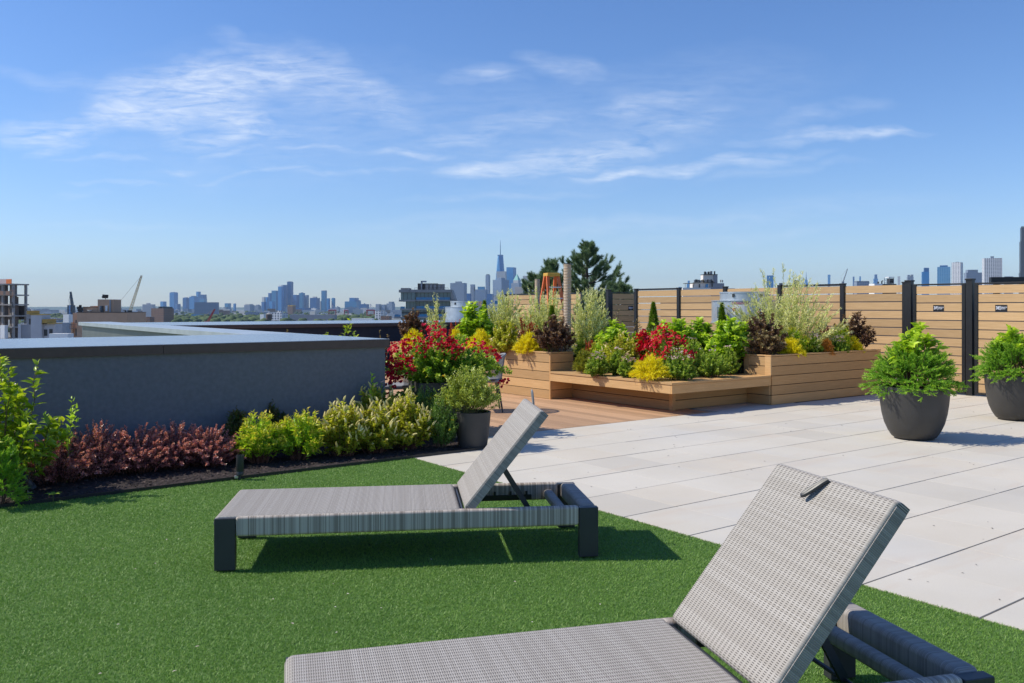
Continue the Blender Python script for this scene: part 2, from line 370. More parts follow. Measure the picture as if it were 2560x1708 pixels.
def foliage(parent, rng, stems, per, L, W, m, t0=.25, ang=.9, up=.2, droop=.3, fold=.35, rich=False, tipat=.86, bias=.8, jit=.0, name='foliage', tips=1.0, notch=.45):
    P,T,t=along(stems,rng,per,t0,1.0,bias); n=len(P)
    if jit: P=P+rng.normal(scale=jit,size=P.shape)
    D,N=leafdirs(rng,T,ang,up)
    sz=rng.uniform(.65,1.15,n)*np.where(t>.9,.8,1)
    tip=np.clip((t-tipat)/(1-tipat+1e-6),0,1)*tips*rng.uniform(.4,1,n)
    rnd=np.clip(rng.beta(2,2,n)*.75+.25*t-.03,0,1)
    return leaves(name,parent,P,D,N,L*sz,W*sz,LM[m],rnd,tip,fold,droop,rich,notch)
def blossoms(parent, rng, centers, size, m, petals=7, name='blossoms', face=None):
    n=len(centers); P=[];D=[];N=[];r=[];L=[]
    for c in centers:
        ax=nrm((rng.normal(scale=.5,size=(1,3))+np.array([[-.25,-.5,.75]])))[0] if face is None else face
        x=np.cross(ax,[0.3,.9,.1]); x/=np.linalg.norm(x); y=np.cross(ax,x); c0=rng.uniform(0,1)
        for ring,(cnt,tilt,sc) in enumerate(((petals,.35,1.0),(max(3,petals-2),.9,.7))):
            for j in range(cnt):
                a=2*math.pi*(j+.5*ring)/cnt+rng.uniform(-.2,.2); d=x*math.cos(a)+y*math.sin(a)
                P.append(c); D.append(d*math.cos(tilt)+ax*math.sin(tilt)); N.append(ax-d*.3); L.append(size*sc*rng.uniform(.8,1.1))
                r.append(np.clip(c0*.75+rng.uniform(0,.3),0,1))
    L=np.array(L)
    return leaves(name,parent,P,D,N,L,L*.95,LM[m],np.array(r),None,.25,.1,False,.6)
def tips_of(stems): return np.array([s[-1] for s in stems])

def P_bush(r,rng,w,h):
    st=mkstems(rng,40,h,w/2,w/2,.6,.15,.02,zlo=.55); stems_mesh(r,st,.005,.002,M['stem']); foliage(r,rng,st,32,.085,.036,'bush',.22,1.0,.12,.35,.45,True,.88,.75)
def P_barberry(r,rng,w,h):
    st=mkstems(rng,150,h,w/2,w/2,.55,.15,.10,zlo=.55); stems_mesh(r,st,.0035,.0012,M['rstem']); foliage(r,rng,st,100,.0215,.0128,'barberry',.12,1.0,.3,.1,.3,False,.72,.8)
def P_redberry(r,rng,w,h):
    st=mkstems(rng,22,h,w/2,w/2,.35,.3,0,zlo=.6); stems_mesh(r,st,.004,.0015,M['rstem']); foliage(r,rng,st,70,.032,.020,'redberry',.1,.9,.3,.1,.3,False,.7,1)
def P_nandina(r,rng,w,h,m='nandina'):
    st=mkstems(rng,75,h,w/2,w/2,.6,.2,.05,zlo=.6); stems_mesh(r,st,.004,.0015,M['rstem']); foliage(r,rng,st,52,.050,.016,m,.2,.9,.25,.2,.3,False,.80,.7,.012)
def P_spikes(r,rng,st,n,L=.064,rad=.0095,frac=1.0):
    b=MB()
    for s in st[:n]:
        p=np.array(s[-1])+[0,0,.012]; t=s[-1]-s[-2]; t/=np.linalg.norm(t); d=nrm((t*.6+np.array([rng.normal(scale=.4),rng.normal(scale=.4),.55]))[None])[0]
        bend=rng.normal(scale=.35,size=3); bend[2]-=.15; l=L*rng.uniform(.6,1.15); pts=[p+d*l*q+bend*l*q*q*.6 for q in np.linspace(0,1,6)]
        b.tube([tuple(x) for x in pts],[rad*.6,rad*1.1,rad,rad*.95,rad*.75,rad*.3],6)
    b.build('blossoms',LM['cream'],r,smooth=True)
def P_itea(r,rng,w,h,nsp=100):
    st=mkstems(rng,105,h,w/2,w/2,.62,.2,.04,zlo=.6); stems_mesh(r,st,.004,.0015,M['rstem']); foliage(r,rng,st,42,.048,.025,'itea',.12,1.0,.2,.25,.35,False,.85,.8); P_spikes(r,rng,st,nsp)
def P_itea_far(r,rng,w,h): P_itea(r,rng,w,h,26)
def P_hydrangea(r,rng,w,h):
    st=mkstems(rng,60,h,w/2,w/2,.6,.15,.02,zlo=.65); stems_mesh(r,st,.006,.003,M['gstem']); foliage(r,rng,st,28,.11,.058,'hydrangea',.2,1.05,.15,.35,.35,True,.85,.65)
def P_hydrangea_pot(r,rng,w,h):
    st=mkstems(rng,20,h,w/2,w/2,.45,.15,.02,zlo=.7); stems_mesh(r,st,.006,.003,M['rstem']); foliage(r,rng,st,24,.105,.055,'hydrangea',.3,1.05,.15,.35,.35,True,.8,.65)
def P_ninebark(r,rng,w,h,m='ninebark'):
    st=mkstems(rng,70,h,w/2,w/2,.5,.12,.02,zlo=.65); stems_mesh(r,st,.005,.002,M['stem']); foliage(r,rng,st,46,.056,.032,m,.32,.95,.2,.2,.4,False,.86,.7)
def P_ninebark_dry(r,rng,w,h): P_ninebark(r,rng,w,h,'ninebark_dry')
def P_willow(r,rng,w,h,n=95,per=115):
    st=mkstems(rng,n,h,w*.52,w*.52,.45,.5,.02,9,zlo=.55,pw=.55); stems_mesh(r,st,.005,.0015,M['gstem']); foliage(r,rng,st,per,.048,.0145,'willow',.10,.6,.15,.15,.3,False,.82,.9,.010)
def P_thread(r,rng,w,h,m='thread'):
    st=mkstems(rng,190,h,w/2,w/2,.62,.2,.16,zlo=.65); P,T,t=along(st,rng,52,.22,1,.7); n=len(P)
    D=nrm(T+rng.normal(scale=.55,size=(n,3))); needles('foliage',r,P,D,.05*rng.uniform(.6,1.2,n),.0065,LM[m],np.clip(rng.beta(2,2,n)*.8+.2*t,0,1),np.clip((t-.85)*4,0,1)*.6,rng)
    stems_mesh(r,st[::4],.003,.001,M['stem'])
def P_orange(r,rng,w,h): P_thread(r,rng,w,h,'orange')
def P_olive(r,rng,w,h): P_thread(r,rng,w,h,'olive')
def P_spirea(r,rng,w,h,nf=34):
    st=mkstems(rng,120,h,w/2,w/2,.6,.2,.05,zlo=.6); stems_mesh(r,st[::3],.003,.001,M['rstem']); foliage(r,rng,st,48,.031,.017,'spirea',.15,1.0,.2,.2,.3,False,.85,.75)
    tp=tips_of(st); tp=tp[np.argsort(-tp[:,2])][:nf]; c=np.concatenate([tp+rng.normal(scale=.010,size=tp.shape)*np.array([1,1,.4])+[0,0,.012] for _ in range(4)])
    blossoms(r,rng,c,.011,'pink_petal',5)
def P_green(r,rng,w,h): P_spirea(r,rng,w,h,5)
def P_boxwood(r,rng,w,h):
    st=mkstems(rng,190,h,w*.52,w*.52,.6,.15,.0,zlo=.42); stems_mesh(r,st[::3],.003,.0012,M['gstem']); foliage(r,rng,st,66,.024,.0145,'boxwood',.22,.95,.25,.15,.35,False,.86,.6,.010)
def P_potentilla(r,rng,w,h):
    st=mkstems(rng,130,h,w/2,w/2,.5,.25,.02,zlo=.55); stems_mesh(r,st[::3],.003,.001,M['stem']); foliage(r,rng,st,70,.024,.009,'potentilla',.12,.8,.3,.1,.3,False,.86,.85,.008)
    blossoms(r,rng,tips_of(st)[:7],.018,'yellow_petal',5,'blossoms')
def P_spruce(r,rng,w,h):
    n=11000; z=rng.uniform(0,1,n)**1.25; a=rng.uniform(0,2*math.pi,n); lob=1+.16*np.sin(a*5+z*21)+.12*np.sin(a*3-z*33); rad=(1-z)**.85*w/2*lob*rng.uniform(.72,1,n)
    P=np.stack([np.cos(a)*rad,np.sin(a)*rad,z*h],1); D=np.stack([np.cos(a),np.sin(a),rng.uniform(.4,1.3,n)],1)+rng.normal(scale=.4,size=(n,3))
    needles('foliage',r,P,D,.042*rng.uniform(.6,1.2,n),.009,LM['spruce'],rng.beta(2,2,n),(rng.uniform(0,1,n)>.9)*.7,rng)
    MB().tube([(0,0,0),(0,0,h*.9)],[.015,.004],6).build('trunk',M['bark'],r,smooth=True)
def P_juniper(r,rng,w,h,zc=0.0,n=300):
    """skirt of feathery sprays that reach outwards and droop over the rim"""
    P=[];D=[];t_=[]; st=[]
    for i in range(n):
        a=i*2.39996+rng.uniform(-.3,.3); el=rng.uniform(-.10,1.2); rr=w/2*rng.uniform(.74,1.04)
        e=np.array([math.cos(a)*math.cos(el)*rr,math.sin(a)*math.cos(el)*rr,math.sin(el)*h*rng.uniform(.7,1.05)]); p0=np.array([math.cos(a),math.sin(a),0])*w*.10
        mid=(p0+e)/2+np.array([0,0,.10*h+.05]); t=np.linspace(0,1,7)[:,None]; s=(1-t)**2*p0+2*t*(1-t)*mid+t*t*e; st.append(s)
        # side twigs
        for j in range(9):
            q=rng.uniform(.38,.98); x=q*6; k=min(int(x),5); f=x-k; b=s[k]*(1-f)+s[k+1]*f; tg=s[k+1]-s[k]; tg/=np.linalg.norm(tg)
            sd=np.cross(tg,[0,0,1]); sd/=np.linalg.norm(sd)+1e-9; sg=rng.choice([-1,1]); d=tg*.8+sd*sg*rng.uniform(.3,.8)+np.array([0,0,rng.uniform(-.1,.35)]); d/=np.linalg.norm(d); l=.085*rng.uniform(.6,1.2)*(1.25-q*.5)
            for u in np.linspace(.1,1,11):
                for _ in range(2):
                    P.append(b+d*l*u); D.append(d+rng.normal(scale=.5,size=3)); t_.append(q*.6+u*.4)
    P=np.array(P);D=np.array(D);t_=np.array(t_); m=len(P)
    needles('foliage',r,P,D,.027*rng.uniform(.6,1.2,m),.0068,LM['juniper'],np.clip(rng.beta(2,2,m)*.6+.4*t_-.05,0,1),np.clip((t_-.75)*3,0,1)*rng.uniform(0,.9,m),rng)
    stems_mesh(r,st[::3],.005,.0015,M['stem'])
def P_blades(r,rng,w,h,n=70):
    P=[];F=[];rn=[]
    for i in range(n):
        a=rng.uniform(0,2*math.pi); o=rng.uniform(0,.06); l=h*rng.uniform(.6,1.1); lean=rng.uniform(.05,w/2); wd=.009; d=np.array([math.cos(a),math.sin(a),0]); sd=np.array([-d[1],d[0],0]); b0=len(P); c=rng.uniform(0,1)
        for j,t in enumerate(np.linspace(0,1,6)):
            p=d*(o+lean*t**1.8)+np.array([0,0,l*(t-.22*t**3)]); ww=wd*(1-t**2.2)*.5+.0004; P+= [p-sd*ww,p+sd*ww]; rn+=[c,c]
            if j: F.append((b0+2*j-2,b0+2*j-1,b0+2*j+1,b0+2*j))
    mesh_np('foliage',np.array(P),np.array(F),LM['blade'],r,{'rnd':rn})
def P_sprig(r,rng,w,h,m='ninebark_dry'):
    st=mkstems(rng,5,h,w/2,w/2,.2,.2,.02); stems_mesh(r,st,.004,.002,M['stem']); foliage(r,rng,st,26,.040,.017,m,.35,.9,.1,.3,.4,False,.8,.8)
def P_sprig_green(r,rng,w,h):
    st=mkstems(rng,4,h,w/2,w/2,.2,.2,.02); stems_mesh(r,st,.004,.002,M['gstem']); foliage(r,rng,st,22,.06,.022,'pale_shoot',.25,.9,.2,.3,.4,True,.8,.8)
def P_seedling(r,rng,w,h):
    P=[];D=[];N=[]
    for j in range(5):
        a=j*1.3+.3; P.append((0,0,h*.8)); D.append((math.cos(a),math.sin(a),.45)); N.append((0,0,1))
    leaves('foliage',r,P,D,N,w*.55,w*.25,LM['spirea'],np.linspace(.2,1,5),None,.3,.3,True); MB().tube([(0,0,0),(0,0,h*.8)],.002,5).build('stems',M['gstem'],r)
def P_redmound(r,rng,w,h):
    """carpet rose smothered in blossom"""
    st=mkstems(rng,80,h,w/2,w/2,.68,.3,.03); stems_mesh(r,st[::4],.003,.001,M['gstem']); foliage(r,rng,st,30,.036,.022,'rose',.2,1,.2,.2,.3,False,.85,.8)
    tp=tips_of(st); c=np.concatenate([tp+rng.normal(scale=.028,size=tp.shape)+[0,0,.012] for _ in range(9)]); blossoms(r,rng,c,.024,'red_petal',6)
KIND={k[2:]:v for k,v in list(globals().items()) if k.startswith('P_')}
NAMES=dict(bush='broadleaf_shrub',barberry='barberry_shrub',redberry='red_barberry',nandina='nandina_shrub',itea='sweetspire_shrub',itea_far='sweetspire_shrub',hydrangea='hydrangea_shrub',hydrangea_pot='hydrangea_shrub',ninebark='ninebark_shrub',ninebark_dry='ninebark_shrub',willow='willow_shrub',thread='threadleaf_cypress',orange='threadleaf_cypress',olive='threadleaf_cypress',spirea='spirea_shrub',green='green_shrub',boxwood='boxwood_shrub',potentilla='potentilla_shrub',spruce='dwarf_spruce',juniper='juniper_shrub',blades='iris_clump',sprig='dry_sprig',sprig_green='leafy_sprig',seedling='seedling',redmound='carpet_rose')
def plant(kind, label, x, d, z0, w, h, seed, group=None, cat='shrub', **kw):
    rng=np.random.default_rng(seed); random.seed(seed)
    r=thing(NAMES[kind],label,cat,AT(x,d,z0),rng.uniform(0,6.28),group); KIND[kind](r,rng,w,h,**kw); return r
def plantpx(kind,label,x0,x1,ytop,d,z0,seed,group=None,cat='shrub',**kw):
    """place by its place in the measured layout: edges and top seen at distance d"""
    w=(x1-x0)/FX*d*1.14; h=(ZA(ytop,d)-z0)*1.03; return plant(kind,label,(x0+x1)/2,d,z0,w,h,seed,group,cat,**kw)
# ---------------------------------------------------------------- terrace surfaces (grid axes u,v turned by TH)
UE, VE = 3.98, 6.92                     # turf edges
def struct(o, label, cat): return tag(o,label,cat,kind='structure')
b=MB(); b.box(-9,20,-7,26,-.30,-.05); struct(b.build('roof_slab',M['turf_base'],rz=TH),'roof slab under the terrace','roof')
b=MB(); b.box(-6,UE,-4,VE,-.045,-.004); struct(b.build('turf',M['turf_base'],rz=TH),'green artificial turf under the two loungers','turf')
# pavers: stack bond, open groove along one axis, tight joint along the other
b=MB(); g=.575; random.seed(3)
vs=[7.575+g-g*k for k in range(21)]; us=[4.50-g+g*k-.003 for k in range(20)]
for k,v1 in enumerate(vs[:-1]):
    v0=vs[k+1]
    for u0 in us:
        u1=u0+g; a=max(u0,UE+.004)
        if v1>7.1 and u1<4.95: continue
        if v1>7.7 and (u0<8.9 or u0>10.3): continue
        if u1<=a or u0>13.9: continue
        r=random.random(); z=random.uniform(-.0008,.0008)
        b.box(a+.0012,u1-.0018,v0+.005,v1-.005,-.04,z,r=r)
o=b.build('paving',M['paver'],rz=TH,bevel=.0016,segs=1); struct(o,'pale grey concrete pavers laid in a grid','paving')
b=MB(); b.box(UE+.002,14,-4,7.56,-.048,-.012); struct(b.build('paver_bedding',mat('dark_paver_bedding',(.09,.085,.08),(.16,.15,.145),30,.9),rz=TH),'dark joints beneath the pavers','paving')
# composite deck, boards along v
b=MB(); random.seed(5)
k=0; u=4.31
while u<8.9:
    for (v0,v1) in ((7.585,10.6),(10.604,14.2),(14.204,17.18)): b.box(u,u+.136,v0,v1,-.03,.0,r=random.random())
    u+=.1405
struct(b.build('deck',M['deckx'],rz=TH),'tan composite deck boards in front of the bench','deck')
b=MB(); b.box(4.3,14,7.58,22,-.06,-.034); struct(b.build('deck_substrate',M['navy'],rz=TH),'dark gap beneath the deck boards','deck')
b=MB(); b.box(13.2,20,7.58,25,-.034,-.004); struct(b.build('rear_roof_paving',M['paver'],rz=TH),'pale roof paving behind the planter','paving')
# mulch bed with bark chips
b=MB(); b.box(-6,4.93,VE+.012,8.0,-.045,.012); struct(b.build('mulch_bed',M['mulch'],rz=TH),'dark bark mulch bed below the slate wall','planting bed')
def chips():
    rng=np.random.default_rng(11); n=9000
    u=rng.uniform(-2.5,4.9,n); v=rng.uniform(VE+.02,7.98,n); z=rng.uniform(.010,.024,n)
    P=np.stack([cT*u-sT*v,sT*u+cT*v,z],1); a=rng.uniform(0,6.28,n); D=np.stack([np.cos(a),np.sin(a),rng.normal(scale=.25,size=n)],1); N=np.stack([rng.normal(scale=.4,size=n),rng.normal(scale=.4,size=n),np.ones(n)],1)
    o=leaves('bark_chips',None,P,D,N,rng.uniform(.012,.045,n),rng.uniform(.006,.016,n),M['chip'],rng.uniform(0,1,n),None,.15,0)
    tag(o,'loose bark chips covering the planting bed','mulch',kind='stuff')
chips()
b=MB(); b.box(-6,UE+.9,VE-.003,VE+.012,-.04,.022); tag(b.build('edging_strip',M['metal_black'],rz=TH),'thin black edging strip between the turf and the mulch','edging')
def turf_pile():
    rng=np.random.default_rng(7); n=3800000
    u=rng.uniform(-4.2,UE+.006,n); v=rng.uniform(-1.2,VE-.006,n)
    x=cT*u-sT*v; y=sT*u+cT*v; d=np.hypot(x,y)
    keep=(y>1.2)&(np.abs(x)<y*.68+.9)&(rng.uniform(0,1,n)<np.clip(2.6/np.maximum(d,.1),.22,1)**1.2)
    x,y,d=x[keep],y[keep],d[keep]; n=len(x); k=np.clip(d/2.6,1,2.6)**.5
    h=rng.uniform(.006,.0115,n); a=rng.uniform(0,6.28,n); lean=rng.uniform(.3,1.5,n)*h; w=.0025*k*rng.uniform(.8,1.3,n)
    q=rng.uniform(0,6.28,n); P=np.stack([x,y,np.full(n,-.003)],1); S=np.stack([np.cos(q),np.sin(q),np.zeros(n)],1)*w[:,None]*.5
    T=P+np.stack([np.cos(a)*lean,np.sin(a)*lean,h],1)
    V=np.stack([P-S,P+S,T],1).reshape(-1,3)
    o=mesh_np('turf_fibres',V,np.arange(3*n).reshape(n,3),M['turf'],None,{'rnd':np.repeat(rng.uniform(0,1,n),3)})
    tag(o,'short green artificial turf fibres','turf',kind='stuff')
turf_pile()
def petals():
    rng=np.random.default_rng(21); P=[];
    for (x,y) in ((833,1459),(341,1422),(391,1408),(487,1618),(256,1683),(866,1485),(840,1518),(430,1680),(680,1498),(845,1580),(415,1350),(260,1372),(560,1256),(445,1348),(120,1325),(850,1260),(1500,1512),(1330,1556),(950,1520),(1080,1400),(735,1560),(300,1560),(1290,1455)): P.append(GP(x,y,.018))
    P=np.array([tuple(p) for p in P]); n=len(P); a=rng.uniform(0,6.28,n)
    o=leaves('fallen_petals',None,P,np.stack([np.cos(a),np.sin(a),.3*np.ones(n)],1),np.tile([0,0,1.],(n,1)),rng.uniform(.008,.022,n),rng.uniform(.005,.010,n),LM['pink_petal'],rng.uniform(.5,1,n),None,.3,.2)
    tag(o,'small pale petals and scraps fallen on the turf','litter',kind='stuff')
petals()
def debris():
    rng=np.random.default_rng(33); n=170
    u=rng.uniform(4.1,13.5,n); v=rng.uniform(1.0,7.5,n); P=np.stack([cT*u-sT*v,sT*u+cT*v,np.full(n,.003)],1); a=rng.uniform(0,6.28,n)
    o=leaves('paving_debris',None,P,np.stack([np.cos(a),np.sin(a),.1*np.ones(n)],1),np.tile([0,0,1.],(n,1)),rng.uniform(.008,.032,n)**1.0,rng.uniform(.004,.010,n),M['chip'],rng.uniform(0,1,n),None,.3,.1)
    tag(o,'tiny dark leaf scraps scattered over the pale paving','litter',kind='stuff')
debris()

# ---------------------------------------------------------------- walls
def wallthing(name,label,loc=(0,0,0)): return thing(name,label,'wall',loc,TH)
w=wallthing('parapet_wall','low slate blue stucco wall with a wide flat metal top behind the mulch bed')
b=MB(); b.box(-9,4.27,8.03,10.42,-.05,.985); b.build('stucco_body',M['stucco'],w)
b=MB(); 
for (a,c) in ((-9,-2.6),(-2.595,2.02),(2.025,4.31)): b.box(a,c,8.004,10.45,1.064,1.072)
b.build('coping_top',M['coping'],w,bevel=.002,segs=1)
b=MB(); 
for (a,c) in ((-9,-2.6),(-2.596,2.02),(2.024,4.306)): b.box(a,c,8.0,10.446,.985,1.064)
b.build('coping_fascia',M['coping_edge'],w)
w=wallthing('parapet_wall','grey green metal panelled parapet with pale coping running away behind the slate wall')
b=MB()
v=10.45
while v<22: b.box(3.74,4.25,v,min(v+1.9,22)-.006,-.05,.99); v+=1.9
b.build('metal_panels',M['panel'],w)
b=MB(); b.box(3.76,4.22,10.45,21.98,-.05,.985); b.build('panel_backing',M['metal_black'],w)
b=MB(); v=10.452
while v<22: b.box(3.66,4.34,v,min(v+1.6,22)-.003,.992,1.07); v+=1.6
b.build('coping',M['panel_cap'],w,bevel=.002,segs=1)
w=wallthing('parapet_wall','long dark navy parapet with a blue grey top far behind the shrubs')
b=MB(); b.box(4.345,12.2,17.25,21.1,-.05,.98); b.build('wall_body',M['navy'],w)
b=MB(); 
for (a,c) in ((4.342,6.6),(6.604,9.2),(9.204,12.25)): b.box(a,c,17.2,21.15,1.05,1.06)
b.build('coping_top',M['coping'],w)
b=MB(); b.box(4.342,12.248,17.203,21.147,.98,1.05); b.build('coping_fascia',M['coping_edge'],w)

# ---------------------------------------------------------------- planter with built-in bench
pl=thing('wooden_planter','large tan composite planter with raised boxes and a built in corner bench','planter',(0,0,0),TH)
U0,V0=8.2,7.6; TOP=.72
def boards_x(b,u0,u1,v,z0,z1,n,t=.022,gap=.009,sgn=1):
    hgt=(z1-z0)/n
    for i in range(n): b.box(u0,u1,v if sgn>0 else v-t,v+t if sgn>0 else v,z0+i*hgt+gap/2,z0+(i+1)*hgt-gap/2)
def boards_y(b,u,v0,v1,z0,z1,n,t=.022,gap=.009):
    hgt=(z1-z0)/n
    for i in range(n): b.box(u,u+t,v0,v1,z0+i*hgt+gap/2,z0+(i+1)*hgt-gap/2)
random.seed(8)
b=MB(); boards_y(b,U0,10.122,15.2,0,TOP-.022,5); b.build('left_box_cladding',M['ply'],pl)
b=MB(); boards_x(b,U0+.026,8.665,10.10,.0,TOP-.022,5); b.box(U0-.001,U0+.024,10.096,10.119,0,TOP-.022); b.build('left_box_end',M['plx'],pl)
b=MB(); b.box(U0-.006,U0+.12,10.094,15.2,TOP-.02,TOP); b.build('left_box_cap',M['ply'],pl,bevel=.003)
b=MB(); b.box(U0+.121,8.67,10.094,10.21,TOP-.0205,TOP-.0005); b.build('left_end_cap',M['plx'],pl,bevel=.003)
b=MB(); boards_x(b,10.28,13.15,V0,0,TOP-.022,5); b.build('right_box_cladding',M['plx'],pl)
b=MB(); boards_y(b,10.256,V0+.024,8.07,0,TOP-.022,5); b.box(10.250,10.277,V0-.001,V0+.10,.43,TOP-.022); b.box(10.250,10.255,7.98,8.075,.43,TOP-.022); b.build('right_box_end',M['ply'],pl)
b=MB(); b.box(10.246,13.15,V0-.006,V0+.12,TOP-.02,TOP); b.build('right_box_cap',M['plx'],pl,bevel=.003)
b=MB(); b.box(10.246,10.36,V0+.121,8.08,TOP-.0205,TOP-.0005); b.build('right_end_cap',M['ply'],pl,bevel=.003)
b=MB(); boards_y(b,13.13,V0+.001,9.3,0,TOP-.022,5); b.build('far_end_cladding',M['ply'],pl)
# bench: mitred seat boards, fascia, recessed base
b=MB()
b._add([(U0-.012,V0-.012,.40),(8.68,8.08,.40),(8.68,10.092,.40),(U0-.012,10.092,.40),(U0-.012,V0-.012,.43),(8.68,8.08,.43),(8.68,10.092,.43),(U0-.012,10.092,.43)],[(0,3,2,1),(4,5,6,7),(0,1,5,4),(1,2,6,5),(2,3,7,6),(3,0,4,7)],.4)
b.build('bench_seat',M['ply'],pl,bevel=.003)
b=MB()
b._add([(U0-.010,V0-.012,.3995),(10.244,V0-.012,.3995),(10.244,8.08,.3995),(8.683,8.08,.3995),(U0-.010,V0-.012,.4295),(10.244,V0-.012,.4295),(10.244,8.08,.4295),(8.683,8.08,.4295)],[(0,3,2,1),(4,5,6,7),(0,1,5,4),(1,2,6,5),(2,3,7,6),(3,0,4,7)],.5)
b.build('bench_seat',M['plx'],pl,bevel=.003)
b=MB(); b.box(U0-.002,U0+.022,V0+.023,10.094,.285,.396); b.build('bench_fascia',M['ply'],pl)
b=MB(); b.box(U0-.002,10.252,V0-.002,V0+.021,.285,.396); b.build('bench_fascia',M['plx'],pl)
b=MB(); boards_y(b,8.64,8.06,10.098,0,.395,3); b.build('bench_base',M['ply'],pl)
b=MB(); boards_x(b,8.70,10.25,8.02,0,.395,3); b.box(8.636,8.698,7.998,8.058,0,.398); b.build('bench_base',M['plx'],pl)
b=MB(); b.box(8.665,10.9,8.045,14,-.0,.405); b.box(8.225,10.9,10.215,15.2,.4055,.66); b.box(U0+.023,8.66,10.125,15.2,0,.66); b.box(10.30,13.12,V0+.025,9.3,0,.66); b.box(10.9,13.1,9.3,13.5,-.01,.4052); b.build('soil',M['soil'],pl)

# ---------------------------------------------------------------- slat fence, gates
def planks(b,x0,x1,n=12,p=.147,gap=.017,z=.045,y=0):
    for i in range(n): b.box(x0,x1,y,y+.024,z+i*p,z+(i+1)*p-gap,r=random.random())
def fence_run(label,origin,rz,posts,rails,H=1.81,n=12):
    f=thing('slat_fence',label,'fence',origin,rz)
    for i,x in enumerate(posts):
        b=MB(); b.box(x-.04,x+.04,-.03,.05,0,H+.015); b.box(x-.048,x+.048,-.038,.058,H+.015,H+.035); b.build('post',M['metal_black'],f,bevel=.003)
    for i in range(len(posts)-1):
        b=MB(); planks(b,posts[i]+.042,posts[i+1]-.042,n); b.build('board_panel',M['fence'],f)
        if i in rails:
            b=MB(); b.box(posts[i]+.041,posts[i+1]-.041,-.008,.034,.045+n*.147-.008,.045+n*.147+.03); b.build('top_rail',M['metal_black'],f)
    return f
random.seed(14)
FU=13.96
RZF=TH-R(90)
fence_run('long tan slat fence with black posts behind the planter',UV(FU,14.05),RZF,[0,1.31,2.58,3.91,5.25,6.42],{0,3})
def gate(label,code,origin,rz,w,sx):
    g=thing('slat_gate',label,'gate',origin,rz)
    b=MB(); b.box(0,.052,-.012,.036,.02,1.80); b.box(w-.052,w,-.012,.036,.02,1.80); b.box(.052,w-.052,-.012,.036,1.775,1.80); b.box(.052,w-.052,-.012,.036,.02,.055); b.build('gate_frame',M['metal_black'],g,bevel=.002)
    b=MB(); planks(b,.054,w-.054,12,.1432,.015,.058,.0); b.build('board_panel',M['fence'],g)
    b=MB(); b.box(sx-.087,sx+.087,-.006,-.001,1.345,1.447); pltf=b.build('sign_plate',M['sign'],g)
    text(code,.066,(sx-.079,-.0075,1.398),M['letter'],pltf)
    t=MB(); t.box(sx-.012,sx-.007,-.0085,-.0065,1.365,1.430); t.build('divider_line',M['letter'],pltf)
    text('PRIVATE',.0235,(sx+.0,-.0075,1.408),M['letter'],pltf); text('ROOF',.0235,(sx+.0,-.0075,1.386),M['letter'],pltf)
    return g
def gpost(label,origin,rz=RZF,H=1.845):
    p=thing('gate_post',label,'post',origin,rz); b=MB(); b.box(-.05,.05,-.035,.065,0,H); b.build('shaft',M['metal_black'],p,bevel=.003)
    b=MB(); b.box(-.06,.06,-.045,.075,H,H+.025); b.build('cap',M['metal_black'],p,bevel=.003)
gpost('black gate post on the planter side of the 3F gate',UV(FU,7.56))
gate('tan slat gate with a black 3F sign','3F',UV(FU,7.49),RZF,.86,.43)
gpost('black gate post between the 3F and 3E gates',UV(FU,6.56))
gate('tan slat gate with a black 3E sign','3E',UV(FU,6.485),RZF,.80,.40)
fence_run('tan slat fence beyond the 3E gate at the edge of the photo',UV(FU,5.64),RZF,[0,1.3,2.6,3.9,5.2,6.5],{0,1,2,3,4})
random.seed(15)
gate('shaded brown slat gate with a black 4E sign behind the planter','4E',UV(14.90,15.9),TH,.95,.70)
gpost('black gate post beside the 4E gate next to the pine tree',UV(14.83,15.9),TH)
fence_run('more distant tan slat fence with black posts in front of the pine trees',UV(15.9,21.8),RZF,[0,1.9,3.65],{0,1})
w=wallthing('parapet_wall','added dark backing wall that darkens the gaps of the slat fence'); b=MB(); b.box(16.6,17.0,-4,15.8,-.05,1.66); b.build('wall_body',M['navy'],w)  # invented wall, placed so the fence gaps show dark
b=MB(); b.bar((0,0,0),(2.6,0,0),.12,.14); pg=thing('pergola_beam','black pergola beam showing above the 3E gate','beam',AT(2475,17.0,ZA(702,17.0)),R(-8))
b.build('beam',M['metal_black'],pg,bevel=.004); b=MB(); 
for x in (.12,2.3): b.box(x-.05,x+.05,-.05,.05,-(ZA(702,17)),-.072)
b.build('support_posts',M['metal_black'],pg)

